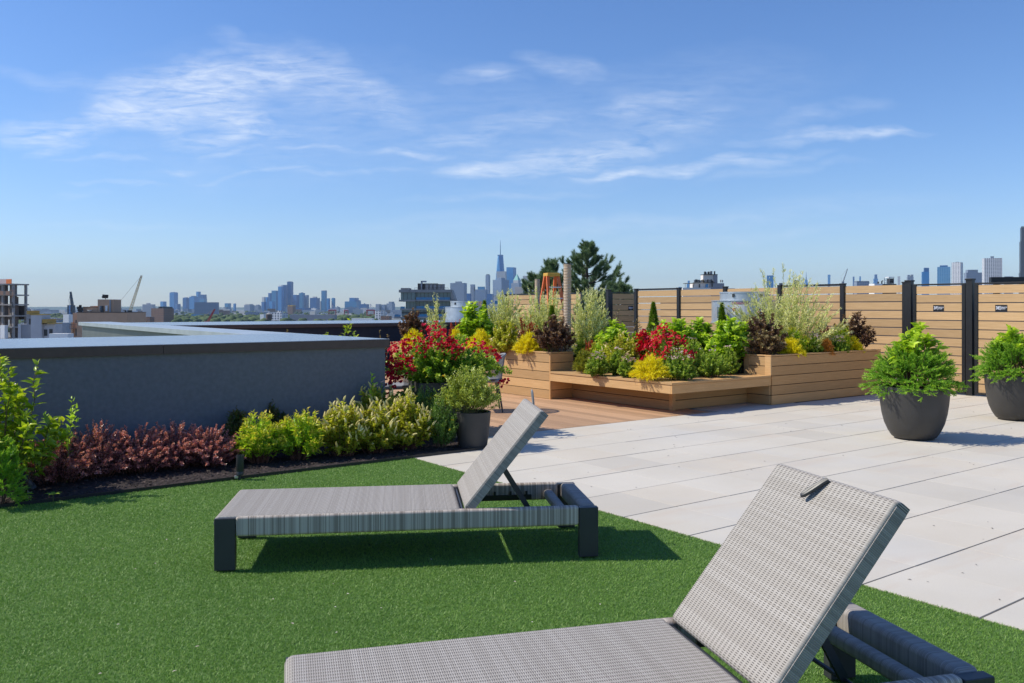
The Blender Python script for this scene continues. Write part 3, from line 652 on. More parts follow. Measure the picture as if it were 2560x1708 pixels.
# ---------------------------------------------------------------- rooftop fans
def fan(label,loc,rz,zt,stick=True):
    t=thing('exhaust_fan',label,'exhaust fan',loc,rz,'galvanised rooftop exhaust fans')
    b=MB(); b.lathe([(.595,zt-.565),(.595,zt-.545),(.577,zt-.54),(.577,zt-.175),(.590,zt-.170),(.590,zt-.158),(.577,zt-.155),(.40,zt-.152)],48); b.build('lower_drum',M['galv'],t,smooth=True)
    b=MB(); b.lathe([(.43,zt-.153),(.43,zt-.03),(.44,zt-.025),(.44,zt),(.415,zt),(.413,zt-.025),(.2,zt-.03)],48); b.build('upper_drum',M['galv'],t,smooth=True)
    for a in (-130,-62,-100+190,20):
        x,y=.436*math.cos(R(a)),.436*math.sin(R(a)); Mx=Matrix.Translation((x,y,zt-.07))@Matrix.Rotation(R(a),4,'Z'); b=MB(); b.box(-.004,.014,-.018,.018,-.03,.03,Mx); b.build('clip',M['metal_dark'],t)
    b=MB(); b.lathe([(.48,0),(.48,zt-.565)],40); b.build('curb',M['metal_dark'],t,smooth=True)
    if stick:
        def deg(a): return Matrix.Rotation(R(a),4,'Z')
        pan=MB(); 
        for k in range(5): pan.box(-.001,.0015,-.036,.036,zt-.40,zt-.235,deg(-122+k*7)@Matrix.Translation((.578,0,0)))
        pan.build('notice_sticker',M['white'],t)
        pan=MB()
        for k in range(4): pan.box(-.001,.002,-.036,.036,zt-.225,zt-.185,deg(-121.5+k*7)@Matrix.Translation((.5785,0,0)))
        hd=pan.build('red_sticker',M['red'],t)
        for k,ch in enumerate('GREENHECK'):
            a=-123+k*3.1; x,y=.5815*math.cos(R(a)),.5815*math.sin(R(a)); text(ch,.036,(x,y,zt-.205),M['letter'],hd,rot=(R(90),0,R(a+90)),align='CENTER')
        b=MB(); b.box(-.001,.003,-.03,.03,zt-.345,zt-.29,deg(-122)@Matrix.Translation((.579,0,0))); b.build('warning_mark',M['red'],t)
        b=MB(); b.box(-.62,-.50,-.52,-.40,zt-.47,zt-.27); bx=b.build('switch_box',M['galv'],t,bevel=.004); b=MB(); b.tube([(-.57,-.47,zt-.47),(-.57,-.47,0)],.012,8); b.build('conduit',M['metal_dark'],bx,smooth=True)
    return t
fan('galvanised drum exhaust fan with red and white stickers in front of the fence',AT(1860,15.5),0,1.69)
fan('galvanised drum exhaust fan behind the big hydrangea near the glass building',AT(1165,23.6),0,1.585,False)

# ---------------------------------------------------------------- rope wrapped posts, ladder
def ropepost(label,loc,h,r):
    t=thing('rope_wrapped_post',label,'post',loc,0,'rope wrapped posts in the planter')
    pr=[(r*.9,0)]; z=.0
    while z<h-.02:
        pr+= [(r*.84,z),(r*.98,z+.006),(r*1.04,z+.012),(r*.98,z+.018)]; z+=.024
    pr+=[(r*.9,h-.02)]; b=MB(); b.lathe(pr,28); b.build('rope_winding',M['rope'],t,smooth=True)
    b=MB(); b.lathe([(r*.93,h-.021),(r*.96,h-.015),(r*.96,h)],28); b.build('post_top',M['bark'],t,smooth=True)
ropepost('tall thick rope wrapped post beside the dark ninebark on the raised planter',AT(1418.5,13.4,.6),ZA(659,13.4)-.6,.062)
ropepost('shorter rope wrapped post beside the orange stepladder',AT(1343.5,19.5,.0),ZA(698,19.5),.06)
ld=thing('stepladder','orange fibreglass stepladder with yellow top standing among the shrubs','ladder',AT(1379,21,0),R(24))
H=ZA(686,21)
def rail(sx,sy,bw): return ((sx*.14,sy*.07,H-.05),(sx*bw,sy*.62,0))
for sx in (-1,1):
    for sy,bw in ((-1,.30),(1,.27)):
        a,c=rail(sx,sy,bw); b=MB(); b.bar(a,c,.045,.075); b.build('rail',M['orange'],ld)
b=MB(); b.box(-.175,.175,-.13,.13,H-.055,H+.03); b.build('top_cap',M['yellow'],ld,bevel=.015)
for i in range(1,8):
    t=i/8; z=(H-.05)*(1-t); x=.14+.16*t; y=-(.07+.55*t); b=MB(); b.box(-x,x,y-.045,y+.045,z-.012,z+.012); b.build('step',M['alu'],ld)
for i in (3,6):
    t=i/8; z=(H-.05)*(1-t); x=.14+.13*t; y=(.07+.55*t); b=MB(); b.bar((-x,y,z),(x,y,z),.03,.02); b.build('cross_brace',M['alu'],ld)

# ---------------------------------------------------------------- sun loungers
def lounger(label,loc,rz,loop_up):
    t=thing('sun_lounger',label,'sun lounger',loc,rz,'woven sun loungers on the turf'); W=.70; LN=2.08
    for x0 in (0,LN-.108):
        for y0 in (0,W-.048):
            b=MB(); b.box(x0,x0+.108,y0,y0+.048,.006,.282); b.build('leg',M['metal_dark'],t,bevel=.003)
    for y0 in (.001,W-.049):
        b=MB(); b.box(.109,LN-.109,y0,y0+.048,.182,.290); b.build('side_rail',M['wk_rail'],t,bevel=.016,segs=4)
    b=MB(); b.box(.003,.05,.049,W-.049,.185,.262); b.build('foot_rail',M['wk_cross'],t,bevel=.01,segs=3)
    b=MB(); b.box(LN-.096,LN-.004,.05,W-.05,.196,.292); b.build('head_rail',M['wk_cross'],t,bevel=.022,segs=4)
    b=MB(); b.box(LN-.205,LN-.145,.05,W-.05,.196,.252); b.build('cross_bar',M['wk_cross'],t,bevel=.02,segs=4)
    # woven seat: rounded slab that rolls over the foot end, slightly cushioned surface
    def slab(name,L0,y0,y1,th,mx=None,parent=t,nose=.03):
        nx,ny=60,24; V=[];F=[]
        prof=[]
        for i in range(9): a=R(180-90*i/8); prof.append((nose+nose*math.cos(a),-nose+nose*math.sin(a)))
        n2=nx
        for i in range(1,n2+1): prof.append((nose+(L0-2*nose)*i/n2,0))
        for i in range(1,9): a=R(90-90*i/8); prof.append((L0-nose+nose*math.cos(a),-nose+nose*math.sin(a)))
        top=[(x,z) for x,z in prof]; k=len(top)
        ys=[y0+.012*(1-math.cos(R(90*j/4))) for j in range(5)]+list(np.linspace(y0+.012,y1-.012,ny))[1:-1]+[y1-.012*(1-math.cos(R(90*(4-j)/4))) for j in range(5)]
        zs=[-.012*(1-math.sin(R(90*j/4))) for j in range(5)]+[0]*(len(ys)-10)+[-.012*(1-math.sin(R(90*(4-j)/4))) for j in range(5)]
        m=len(ys)
        rng2=np.random.default_rng(4)
        for (x,z) in top:
            for j in range(m): V.append((x,ys[j],z+zs[j]))
        for (x,z) in top:
            for j in (0,m-1): V.append((x,ys[j],-th))
        for i in range(k-1):
            for j in range(m-1): F.append((i*m+j,(i+1)*m+j,(i+1)*m+j+1,i*m+j+1))
        o0=k*m
        for i in range(k-1):
            F.append((i*m,o0+2*i,o0+2*i+2,(i+1)*m)); F.append((i*m+m-1,(i+1)*m+m-1,o0+2*i+3,o0+2*i+1)); F.append((o0+2*i,o0+2*i+1,o0+2*i+3,o0+2*i+2))
        for i in (0,k-1):
            F.append(tuple([i*m+j for j in range(m)]+[o0+2*i+1,o0+2*i]))
        b=MB(); b._add(V,F,.5); o=b.build(name,M['wk_seat'],parent,smooth=True)
        if mx is not None: o.matrix_local=mx
        return o
    slab('seat',1.318,.012,W-.012,.045,Matrix.Translation((-.004,0,.294)))
    ang=R(51); bm=Matrix.Translation((1.322,0,.296))@Matrix.Rotation(-ang,4,'Y')
    bk=slab('backrest',.692,.032,W-.032,.058,bm,t,.02)
    # wrapped side edges of the backrest
    for y0 in (.0295,W-.0345):
        b=MB(); b.box(.02,.672,y0,y0+.005,-.058,-.012); b.build('wrapped_edge',M['wk_edge'],bk,bevel=.002)
    b=MB()
    if loop_up:
        lp=[(.681+.068*math.sin(math.pi*s),W/2+.004*math.cos(math.pi*s)+.014*math.sin(2*math.pi*s),-.022+.070*math.sin(math.pi*s)) for s in np.linspace(0,1,15)]
    else:
        lp=[(.685-.005-.088*math.sin(math.pi*s),W/2+.003*math.cos(math.pi*s)+.045*math.sin(math.pi*s)+.0055*math.sin(2*math.pi*s),.006+.016*math.sin(math.pi*s)**.7) for s in np.linspace(0,1,15)]
    b.tube(lp,.0055 if loop_up else .0075,8); b.build('pull_loop',M['strap'] if loop_up else M['metal_dark'],bk,smooth=True)
    for y in (.22,.50):
        b=MB(); p=(bm@Vector((.30,y,-.062))); b.bar(tuple(p),(1.735,y+.03,.205),.012,.030); b.build('support_strut',M['metal_dark'],t)
    b=MB(); b.tube([(1.735,.09,.205),(1.735,W-.09,.205)],.008,8); b.build('support_rod',M['metal_dark'],t,smooth=True)
    for y in (.052,W-.060):
        b=MB(); b.box(1.42,1.80,y,y+.008,.190,.222); 
        for i in range(4): b.box(1.46+i*.10,1.472+i*.10,y,y+.008,.222,.245)
        b.build('ratchet_bracket',M['metal_black'],t)
    b=MB(); b.tube([(1.325,.055,.262),(1.325,W-.055,.262)],.012,8); b.build('hinge_bar',M['metal_dark'],t,smooth=True)
    return t
lounger('grey woven sun lounger standing whole on the turf beside the shrub bed',(-1.578,4.495,0),R(7.4),True)
lounger('grey woven sun lounger nearest the camera, cut off by the photo edge',(-.546,2.043,0),R(14.8),False)

# ---------------------------------------------------------------- pots
def roundpot(label,loc,prof,zs):
    t=thing('round_planter',label,'planter',loc,0); b=MB(); b.lathe(prof+[(prof[-1][0]-.006,prof[-1][1]+.004),(prof[-1][0]-.022,prof[-1][1]+.003),(prof[-1][0]-.028,zs-.03)],56); b.build('pot_body',M['pot'],t,smooth=True)
    b=MB(); n=40; rng=random.Random(2); b.lathe([(prof[-1][0]-.03,zs-.02),(prof[-1][0]-.05,zs),(.05,zs+.012)],n); b.build('soil',M['soil'],t,smooth=True); return t
PR=[(.17,0),(.192,.006),(.225,.03),(.262,.09),(.297,.17),(.322,.27),(.338,.38),(.346,.47),(.350,.545),(.348,.56)]
roundpot('large charcoal bowl planter with juniper, cut less by the photo edge, before the 3F gate',GP(2291,1103)+Vector((.065,.19,0)),PR,.52)
roundpot('large charcoal bowl planter at the edge of the photo before the 3E gate',GP(2541,1054)+Vector((.105,.19,0)),PR,.52)
roundpot('small charcoal tapered pot holding the boxwood at the corner of the turf',AT(1182,8.52),[(.135,0),(.142,.006),(.158,.12),(.172,.25),(.182,.36)],.335)
c=AT(1096,9.62); t=thing('square_planter','dark square planter under the red rose bush','planter',c,R(20)); b=MB()
for (a,bb,cc,d) in ((-.29,.29,-.26,-.235),(-.29,.29,.235,.26),(-.29,-.265,-.235,.235),(.265,.29,-.235,.235)): b.box(a,bb,cc,d,0,.575)
b.build('pot_body',M['pot'],t,bevel=.004); b=MB(); b.box(-.264,.264,-.234,.234,.02,.53); b.build('soil',M['soil'],t)

# ---------------------------------------------------------------- rope chairs
def chair(label,loc,rz):
    t=thing('rope_chair',label,'chair',loc,rz,'rope backed chairs on the deck')
    for (x,y) in ((.2,.2),(.2,-.2),(-.22,.2),(-.22,-.2)):
        b=MB(); b.tube([(x*.82,y*.85,.42),(x*1.12,y*1.1,0)],[.016,.011],10); b.build('leg',M['metal_dark'],t,smooth=True)
    b=MB(); b.box(-.22,.24,-.24,.24,.40,.45); b.build('seat',M['strap'],t,bevel=.02,segs=3)
    arc=[(-.10+.0*a-.20*math.cos(R(a)),.29*math.sin(R(a)),.77-.10*(abs(a)/90)**2) for a in range(-95,96,10)]
    b=MB(); b.tube(arc,.016,10); b.build('back_rail',M['strap'],t,smooth=True)
    low=[(-.08-.17*math.cos(R(a)),.25*math.sin(R(a)),.44) for a in range(-95,96,10)]
    b=MB()
    for i in range(0,len(arc)-1):
        for s in (0,.5):
            A=Vector(arc[i]).lerp(Vector(arc[i+1]),s); Bv=Vector(low[i]).lerp(Vector(low[i+1]),s); b.bar(tuple(A),tuple(Bv),.017,.006)
    b.build('rope_straps',M['strap'],t)
    b=MB(); b.tube(low,.012,8); b.build('seat_ring',M['metal_dark'],t,smooth=True)
    return t
chair('grey rope chair half hidden behind the rose bush at its corner with the slate wall',AT(982,10.6),R(200))
chair('grey rope chair seen from the side right of the rose bush',AT(1208,11.55),R(186))

# ---------------------------------------------------------------- garden spotlights
def spot(label,loc,tilt,rz):
    t=thing('garden_spotlight',label,'spotlight',loc,rz,'cylinder spotlights in the mulch bed')
    mx=Matrix.Translation((0,0,.035))@Matrix.Rotation(tilt,4,'Y')
    b=MB(); b.lathe([(.026,0),(.031,.004),(.031,.03),(.0295,.032),(.031,.034),(.031,.165),(.027,.165),(.027,.14)],24); o=b.build('housing',M['metal_dark'],t,smooth=True); o.matrix_local=mx
    b=MB(); b.tube([(0,0,-.06),(0,0,.03)],.010,8); b.build('stake',M['metal_dark'],t,smooth=True)
    b=MB(); b.box(-.04,-.012,-.014,.014,.012,.034); b.build('bracket',M['alu'],t,bevel=.003)
spot('upright dark cylinder spotlight between the barberry and the yellow nandina',GP(599,1199),R(2),.4)
spot('tilted dark cylinder spotlight under the bright green shrub',GP(84,1236),R(-38),.25)
# ---------------------------------------------------------------- bed along the slate wall
Z0=.012
plantpx('bush','tall bright green broadleaf shrub left of the barberry hedge by the slate wall',-85,140,838,6.35,Z0,101)
plantpx('sprig_green','leafy green shoot leaning over the barberry beside the tall bright shrub',118,200,985,6.75,Z0,111,None,'plant')
plantpx('juniper','feathery green juniper at the left photo edge in front of the tall bright shrub',-70,50,1090,5.98,Z0,102,n=60)
hb='purple barberry shrubs forming the low hedge'
for i,(x0,x1,yt,d,l) in enumerate(((60,235,1075,6.80,'purple barberry nearest the tall bright green shrub'),(165,330,1052,7.02,'purple barberry second from the tall bright green shrub'),(265,425,1056,7.20,'purple barberry in the middle of the low hedge'),(355,515,1050,7.38,'purple barberry second from the yellow nandina'),(445,600,1058,7.50,'red tipped purple barberry at the nandina end of the hedge'),(120,300,1065,7.25,'dark purple barberry behind the hedge against the wall near the bright shrub'),(330,520,1055,7.62,'dark purple barberry behind the hedge in the middle of the wall'))):
    plantpx('barberry',l,x0-14,x1+14,yt,d,Z0,120+i,hb)
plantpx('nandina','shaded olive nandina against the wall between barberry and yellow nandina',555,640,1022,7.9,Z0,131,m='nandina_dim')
plantpx('nandina','yellow green nandina next to the upright spotlight',592,708,1030,7.62,Z0,132)
plantpx('nandina','taller orange tipped nandina left of the cream flowered sweetspire',690,812,1012,7.80,Z0,133)
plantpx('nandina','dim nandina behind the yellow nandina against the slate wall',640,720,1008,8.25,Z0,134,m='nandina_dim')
gi='cream flowered sweetspire shrubs'
plantpx('itea','cream spiked sweetspire next to the orange tipped nandina',798,915,1000,7.98,Z0,141,gi)
plantpx('itea','middle cream spiked sweetspire heavy with flower spikes',880,990,1008,8.16,Z0,142,gi)
plantpx('itea','browner cream spiked sweetspire nearest the boxwood pot',962,1080,985,8.38,Z0,143,gi)
plantpx('itea','shaded cream spiked sweetspire behind the row near the wall corner',872,1010,968,8.75,Z0,144,gi)
plantpx('green','leafy green shrub at the wall corner behind the sweetspires',905,1005,955,8.9,Z0,145)
plantpx('sprig_green','bright lime upright shoot at the corner of the slate wall',905,952,940,8.75,Z0,146,None,'plant')
plantpx('potentilla','fine leaved green potentilla in shade beside the boxwood pot',1062,1148,985,8.45,Z0,147)
plantpx('potentilla','fine leaved potentilla under the rose bush next to the square planter',1020,1105,955,9.0,Z0,148)
plantpx('seedling','tiny green seedling alone in the mulch near the tilted spotlight',116,150,1232,6.02,Z0,149,None,'plant')
plantpx('boxwood','round light green boxwood in the small charcoal pot',1100,1244,912,8.52,.34,150)
# rose bush in the square planter
def rose_bush():
    rng=np.random.default_rng(160); random.seed(160)
    r=thing('rose_bush','big rose bush covered in crimson flowers in the dark square planter','rose bush',AT(1110,9.62,.52),0)
    st=mkstems(rng,250,.60,.73,.54,.6,.2,.10,zlo=.6); st+=[s*np.array([1,1,.0])+np.stack([np.zeros(len(s)),np.zeros(len(s)),np.linspace(.05,-.16,len(s))],1) for s in mkstems(rng,80,.4,.68,.50,.3,.2,0,rmin=.5)]
    stems_mesh(r,st[::2],.004,.0015,M['gstem']); foliage(r,rng,st,60,.046,.029,'rose',.12,1.0,.2,.2,.35,False,.86,.75)
    d=9.62; pts=[]
    # flower trusses on the outside of the bush
    spots=[(1070,822,6),(1088,818,6),(1075,842,7),(1093,840,9),(1084,858,8),(1060,862,5),(1108,835,7),(1128,848,7),(1120,858,7),(1140,862,6),(1150,872,6),(1134,878,4),(1043,850,5),(1025,853,6),(1011,860,8),(1016,876,5),(1003,866,4),(985,868,5),(982,884,6),(977,898,7),(990,905,8),(985,920,9),(992,930,9),(978,938,8),(972,950,6),(984,962,6),(976,972,4),(1015,893,6),(1026,902,6),(1012,918,5),(1030,922,6),(996,945,7),(1000,915,6),(1066,878,3),(1050,872,3),(1196,866,4),(1212,868,5),(1222,876,5),(1242,890,4),(1247,898,3),(1168,858,3),(1186,860,3),(1130,892,2),(1254,955,3),(1262,952,2),(1100,868,5),(1112,872,4)]
    for (x,y,n) in spots:
        c=AT(x,d-.30+rng.uniform(-.12,.12),0); c.z=ZA(y,c.y); loc=np.array(c-r.location)
        for _ in range(int(n*2.6)): pts.append(loc+rng.normal(scale=.030,size=3))
    blossoms(r,rng,pts,.021,'red_petal',7)
    yp=[]
    for (x,y) in ((1035,885),(1110,940),(1104,942),(1130,875),(1108,902)):
        c=AT(x,d-.42,0); c.z=ZA(y,c.y); yp.append(np.array(c-r.location))
    blossoms(r,rng,yp,.022,'yellow_petal',6,'yellow_blossoms')
rose_bush()
plantpx('blades','clump of long green iris blades in front of the roses',1122,1212,872,9.32,.50,161,None,'plant')

# ---------------------------------------------------------------- behind the wall block
plantpx('bush','leafy green shrub peeping over the flat wall top',770,925,800,11.7,0,170)
plantpx('sprig','thin bronze sprig sticking up before the navy parapet, nearer the grey panels',660,684,813,13.6,0,171,None,'plant')
plantpx('sprig','taller bronze sprig before the navy parapet left of the leafy green shrub',712,740,809,13.4,0,172,None,'plant')
plantpx('sprig','dry brown sprigs between the slate wall end and the roses',938,978,818,12.6,0,173,None,'plant')
# ---------------------------------------------------------------- raised planter, far side
ZR=.64
plantpx('ninebark','dark bronze ninebark at the far corner of the raised planter above the roses',997,1070,776,16.3,ZR,201)
plantpx('thread','golden threadleaf cypress below the far dark ninebark',1006,1062,822,16.0,ZR,202,None)
plantpx('willow','pale upright willow between the far ninebark and the hydrangea',1060,1122,732,16.6,ZR,203,n=30,per=80)
plantpx('redberry','red barberry spires left of the big hydrangea',1120,1158,790,15.6,ZR,204)
plantpx('hydrangea','big rounded green hydrangea in front of the distant fan',1138,1236,760,14.8,ZR,205)
plantpx('thread','small golden mound under the big hydrangea',1122,1156,820,14.6,ZR,206)
plantpx('thread','bright yellow mound right of the big hydrangea along the planter edge',1172,1232,824,14.3,ZR,207)
plantpx('itea_far','yellow green sweetspire between the two yellow mounds',1228,1300,797,13.95,ZR,208)
plantpx('redberry','red barberry spires above the yellow mound by the dark ninebark',1288,1346,788,14.4,ZR,209)
plantpx('thread','wide yellow mound next to the dark ninebark at the planter corner',1286,1356,830,13.55,ZR,210)
plantpx('ninebark','dark brown ninebark at the corner of the raised planter by the tall rope post',1338,1434,788,13.25,ZR,211)
plantpx('spruce','small dwarf spruce tip above the corner ninebark',1366,1394,770,13.9,ZR,212,None,'conifer')
plantpx('spruce','small dwarf spruce beside the big hydrangea and the distant fan',1198,1224,757,15.2,ZR,213,None,'conifer')
gw='pale dappled willow shrubs'
plantpx('willow','dappled willow in front of the beige house left of the ladder',1210,1310,722,15.4,ZR,214,gw)
plantpx('willow','dappled willow below the orange stepladder',1290,1415,706,15.0,ZR,215,gw)
plantpx('willow','dappled willow right of the tall rope post',1418,1530,706,13.7,.40,216,gw)
# ---------------------------------------------------------------- bed behind the bench
ZB=.405
plantpx('hydrangea','lush green hydrangea in front of the 4E gate',1482,1588,795,13.3,ZB,221)
plantpx('itea_far','yellow green sweetspire with drooping cream spikes behind the bench',1504,1602,828,12.5,ZB,222)
plantpx('redberry','small dark red barberry under the willow by the planter corner',1452,1500,850,13.0,ZB,223)
plantpx('olive','olive threadleaf mound beside the raised planter end',1438,1488,872,12.6,ZB,224)
gs='pink flowered spirea mounds'
plantpx('spirea','pink flowered spirea on the bench side near the raised planter corner',1464,1526,880,12.15,ZB,225,gs)
plantpx('spirea','pink flowered spirea left of the gold threadleaf',1546,1594,888,11.85,ZB,226,gs)
plantpx('thread','big gold threadleaf cypress spilling onto the bench seat',1580,1672,886,11.45,ZB,227)
plantpx('redmound','smaller patch of crimson carpet roses left of the big red mound',1586,1634,836,12.7,ZB,228,None,'rose')
plantpx('redmound','big mound of crimson carpet roses behind the bench corner',1602,1726,826,12.1,ZB,229,None,'rose')
plantpx('spruce','cone shaped dwarf spruce before the fence behind the roses',1609,1658,762,14.6,ZB,230,None,'conifer')
plantpx('hydrangea','green hydrangea between the dwarf spruce and the crimson roses',1615,1708,806,13.6,ZB,231)
plantpx('hydrangea','tall green hydrangea left of the brown ninebark under the fan',1770,1880,786,12.75,ZB,232)
plantpx('hydrangea','green hydrangea between the crimson roses and the tall hydrangea',1702,1790,794,13.2,ZB,233)
plantpx('spirea','pink flowered spirea at the bench corner below the crimson roses',1654,1740,876,11.45,ZB,234,gs)
plantpx('green','green leafy mound between corner spirea and raised box',1730,1824,866,11.95,ZB,235)
plantpx('spruce','dwarf spruce in front of the stickered fan',1786,1824,764,13.9,ZB,236,None,'conifer')
plantpx('redberry','small red barberry left of the fan switch box',1735,1772,790,14.4,ZB,237)
plantpx('hydrangea','low green hydrangea filling behind the sweetspire and red roses',1560,1640,830,13.4,ZB,238)
plantpx('sprig','bronze sprig in front of the 4E sign',1528,1556,768,13.9,ZB,239,None,'plant')
plantpx('sprig','bronze sprig before the fence end post',1584,1606,784,13.9,ZB,240,None,'plant')
# ---------------------------------------------------------------- right raised box
plantpx('ninebark','dark ninebark top over the raised box end beside the fan',1852,1960,780,12.95,ZR,241)
plantpx('ninebark_dry','dry brown ninebark at the front of the raised box end',1858,1962,826,12.55,ZR,242)
plantpx('willow','large fountain of pale willow wands in front of the fence',1825,2092,676,13.6,ZR-.1,243,gw,n=170)
plantpx('nandina','yellow nandina under the large willow fountain',1952,2024,816,13.1,ZR,244)
plantpx('thread','golden threadleaf draping at the raised box edge by the dry ninebark',1948,2006,846,12.75,ZR,245)
plantpx('spirea','spirea with few pink flowers beside the orange mound',2018,2054,832,13.1,ZR,246,gs)
plantpx('orange','small orange mound on the raised box',2044,2080,845,13.2,ZR,247)
plantpx('spirea','spirea right of the orange mound',2066,2120,840,13.45,ZR,248,gs)
plantpx('nandina','orange tinged nandina behind the orange mound',2068,2130,812,13.75,ZR,249)
plantpx('thread','yellow threadleaf near the far end of the raised box',2106,2152,842,13.75,ZR,250)
plantpx('redberry','scarlet barberry spires under the willow fountain',2030,2076,796,13.9,ZR,251)
plantpx('ninebark','dark purple ninebark at the far end of the raised box before the fence',2078,2186,783,14.1,ZR,252)
plantpx('green','leafy green filler shrub under the willow right of the tall rope post',1428,1500,822,13.5,ZB,270)
plantpx('hydrangea','light green hydrangea behind the cream spiked sweetspire',1500,1575,808,13.0,ZB,271)
plantpx('green','leafy green shrub between the crimson roses and the corner spirea',1690,1770,842,12.5,ZB,272)
plantpx('hydrangea','light green hydrangea right behind the big crimson rose mound',1655,1745,800,13.0,ZB,273)
plantpx('nandina','yellow green nandina low behind the olive threadleaf mound',1470,1530,845,12.9,ZB,274)
plantpx('green','low green shrub between the gold threadleaf and the pink spirea behind the bench',1520,1570,872,12.25,ZB,275)
plantpx('green','low green shrub at the raised box end below the tall hydrangea',1790,1850,868,12.4,ZB,276)
# ---------------------------------------------------------------- bowl planters
p=GP(2291,1103)+Vector((.065,.19,.52))
def potplant(kind,label,p,w,h,seed,group,**kw):
    rng=np.random.default_rng(seed); random.seed(seed); r=thing(NAMES[kind],label,'shrub',p,0,group); KIND[kind](r,rng,w,h,**kw)
potplant('juniper','feathery juniper skirt in the bowl planter before the 3F gate',p,1.03,.52,260,None)
potplant('hydrangea_pot','upright green hydrangea in the bowl planter before the 3F gate',p,.54,.76,261,None)
p=GP(2541,1054)+Vector((.105,.19,.52))
potplant('juniper','feathery juniper skirt in the bowl planter before the 3E gate',p,1.03,.52,262,None)
potplant('hydrangea_pot','upright green hydrangea in the bowl planter before the 3E gate',p,.54,.72,263,None)
# ---------------------------------------------------------------- pines beyond the far fence
def pine(label,x,ytop,d,seed,levels):
    rng=np.random.default_rng(seed); random.seed(seed); z=ZA(ytop,d); r=thing('pine_tree',label,'tree',AT(x,d,0),0)
    b=MB(); b.tube([(0,0,0),(.03,.02,z*.4),(-.03,0,z*.75),(0,0,z*.97)],[.09,.065,.035,.008],8); b.build('trunk',M['bark'],r,smooth=True)
    P=[];D=[];st=[]
    zz=z*.97
    for (fz,ln) in levels:
        nb=7
        for j in range(nb):
            a=j*2*math.pi/nb+rng.uniform(-.4,.4)+fz*20; l=ln*rng.uniform(.6,1.1); rise=rng.uniform(.25,.75)
            t=np.linspace(0,1,6)[:,None]; s=np.array([0,0,z*fz+rng.uniform(-.06,.06)])+np.array([math.cos(a),math.sin(a),0])*l*t+np.array([0,0,1])*l*(rise*t**1.9); st.append(s)
            for k in range(int(6+l*12)):
                q=rng.uniform(.30,1.0) if k>1 else 1.0; x5=q*5; i=min(int(x5),4); pt=s[i]*(1-x5+i)+s[i+1]*(x5-i); tg=s[i+1]-s[i]; tg/=np.linalg.norm(tg)
                dd=tg+rng.normal(scale=.42,size=3)+np.array([0,0,.6]); dd/=np.linalg.norm(dd); tl=.19*rng.uniform(.6,1.2)
                for u in np.linspace(0,1,9):
                    for _ in range(15): P.append(pt+dd*tl*u); D.append(dd*.9+rng.normal(scale=.62,size=3))
    for u in np.linspace(0,1,26):
        for _ in range(8): P.append(np.array([0,0,z*.9+z*.1*u])); D.append(np.array([0,0,.6])+rng.normal(scale=.6,size=3))
    P=np.array(P);D=np.array(D);n=len(P); stems_mesh(r,st,.018,.006,M['bark'],5).name='branches'
    needles('crown',r,P,D,.095*rng.uniform(.7,1.2,n),.010,LM['pine'],rng.beta(2,2,n),(rng.uniform(0,1,n)>.85)*.6,rng)
pine('tall pine tree with open upward branches beyond the far fence',1470,610,26,301,[(.12,1.0),(.22,1.2),(.32,1.3),(.44,1.25),(.54,1.15),(.63,.95),(.71,.70),(.79,.45),(.86,.26),(.92,.14),(.96,.08)])
pine('shorter pine tree behind the orange stepladder',1378,656,26.5,302,[(.15,.8),(.27,.85),(.38,.85),(.50,.8),(.60,.68),(.70,.5),(.79,.32),(.87,.18),(.94,.09)])
pine('low pine in front of the pale tower left of the ladder',1338,692,27,303,[(.4,.5),(.55,.55),(.7,.48),(.84,.32),(.93,.18)])
pine('low bushy pine behind the willow between the rope post and the 4E gate',1488,735,23.5,305,[(.15,.6),(.3,.65),(.45,.6),(.6,.5),(.75,.36),(.88,.2)])
pine('low pine tip right of the tall pine above the 4E gate',1548,712,25,304,[(.4,.5),(.55,.5),(.68,.46),(.8,.36),(.9,.24)])
# ---------------------------------------------------------------- the city beyond
GZ=-29.0
F={}
F['blue']=facade('haze_blue_glass_wall',(.03,.20,.44),(.02,.17,.44),4,3,.8,.75,.2)  # distance haze and sky reflection put into the blue base colour
F['teal']=facade('teal_glass_curtain_wall',(.04,.22,.40),(.03,.18,.38),4,4,.75,.7,.2)
F['deep']=facade('haze_deep_blue_glass',(.012,.11,.30),(.01,.085,.27),4,3,.8,.75,.2)  # haze blue of the far towers put into the base colour
F['pale']=facade('pale_stone_tower',(.52,.52,.52),(.20,.23,.27),4,4,.5,.5)
F['grey']=facade('grey_stone_tower',(.24,.29,.37),(.10,.15,.23),4,3,.5,.55)
F['stripe']=facade('vertical_striped_tower',(.30,.37,.48),(.06,.12,.22),400,6,.55,.99)
F['white']=facade('white_grid_tower',(.72,.72,.73),(.10,.12,.17),4.2,5.2,.52,.62)
F['bluewin']=facade('bright_blue_glass',(.10,.25,.42),(.06,.22,.42),4.5,7,.7,.8,.2)
F['dark']=facade('dark_bronze_tower',(.045,.05,.065),(.03,.04,.06),4,3.5,.6,.99)
F['brick']=facade('brown_brick_block',(.24,.14,.10),(.09,.08,.08),3,3,.4,.45)
F['tan']=mat('tan_brick',(.50,.31,.20),(.57,.36,.24),.5,.85)
F['cmu']=mat('grey_block_wall',(.46,.46,.48),(.54,.54,.55),.4,.85)
F['conc']=mat('raw_concrete',(.27,.245,.23),(.36,.33,.31),.6,.85)
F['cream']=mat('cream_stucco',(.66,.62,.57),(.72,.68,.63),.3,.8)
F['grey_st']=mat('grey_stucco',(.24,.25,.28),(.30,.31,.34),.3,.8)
F['black']=mat('black_rooftop_metal',(.02,.02,.022),(.05,.05,.05),1,.5)
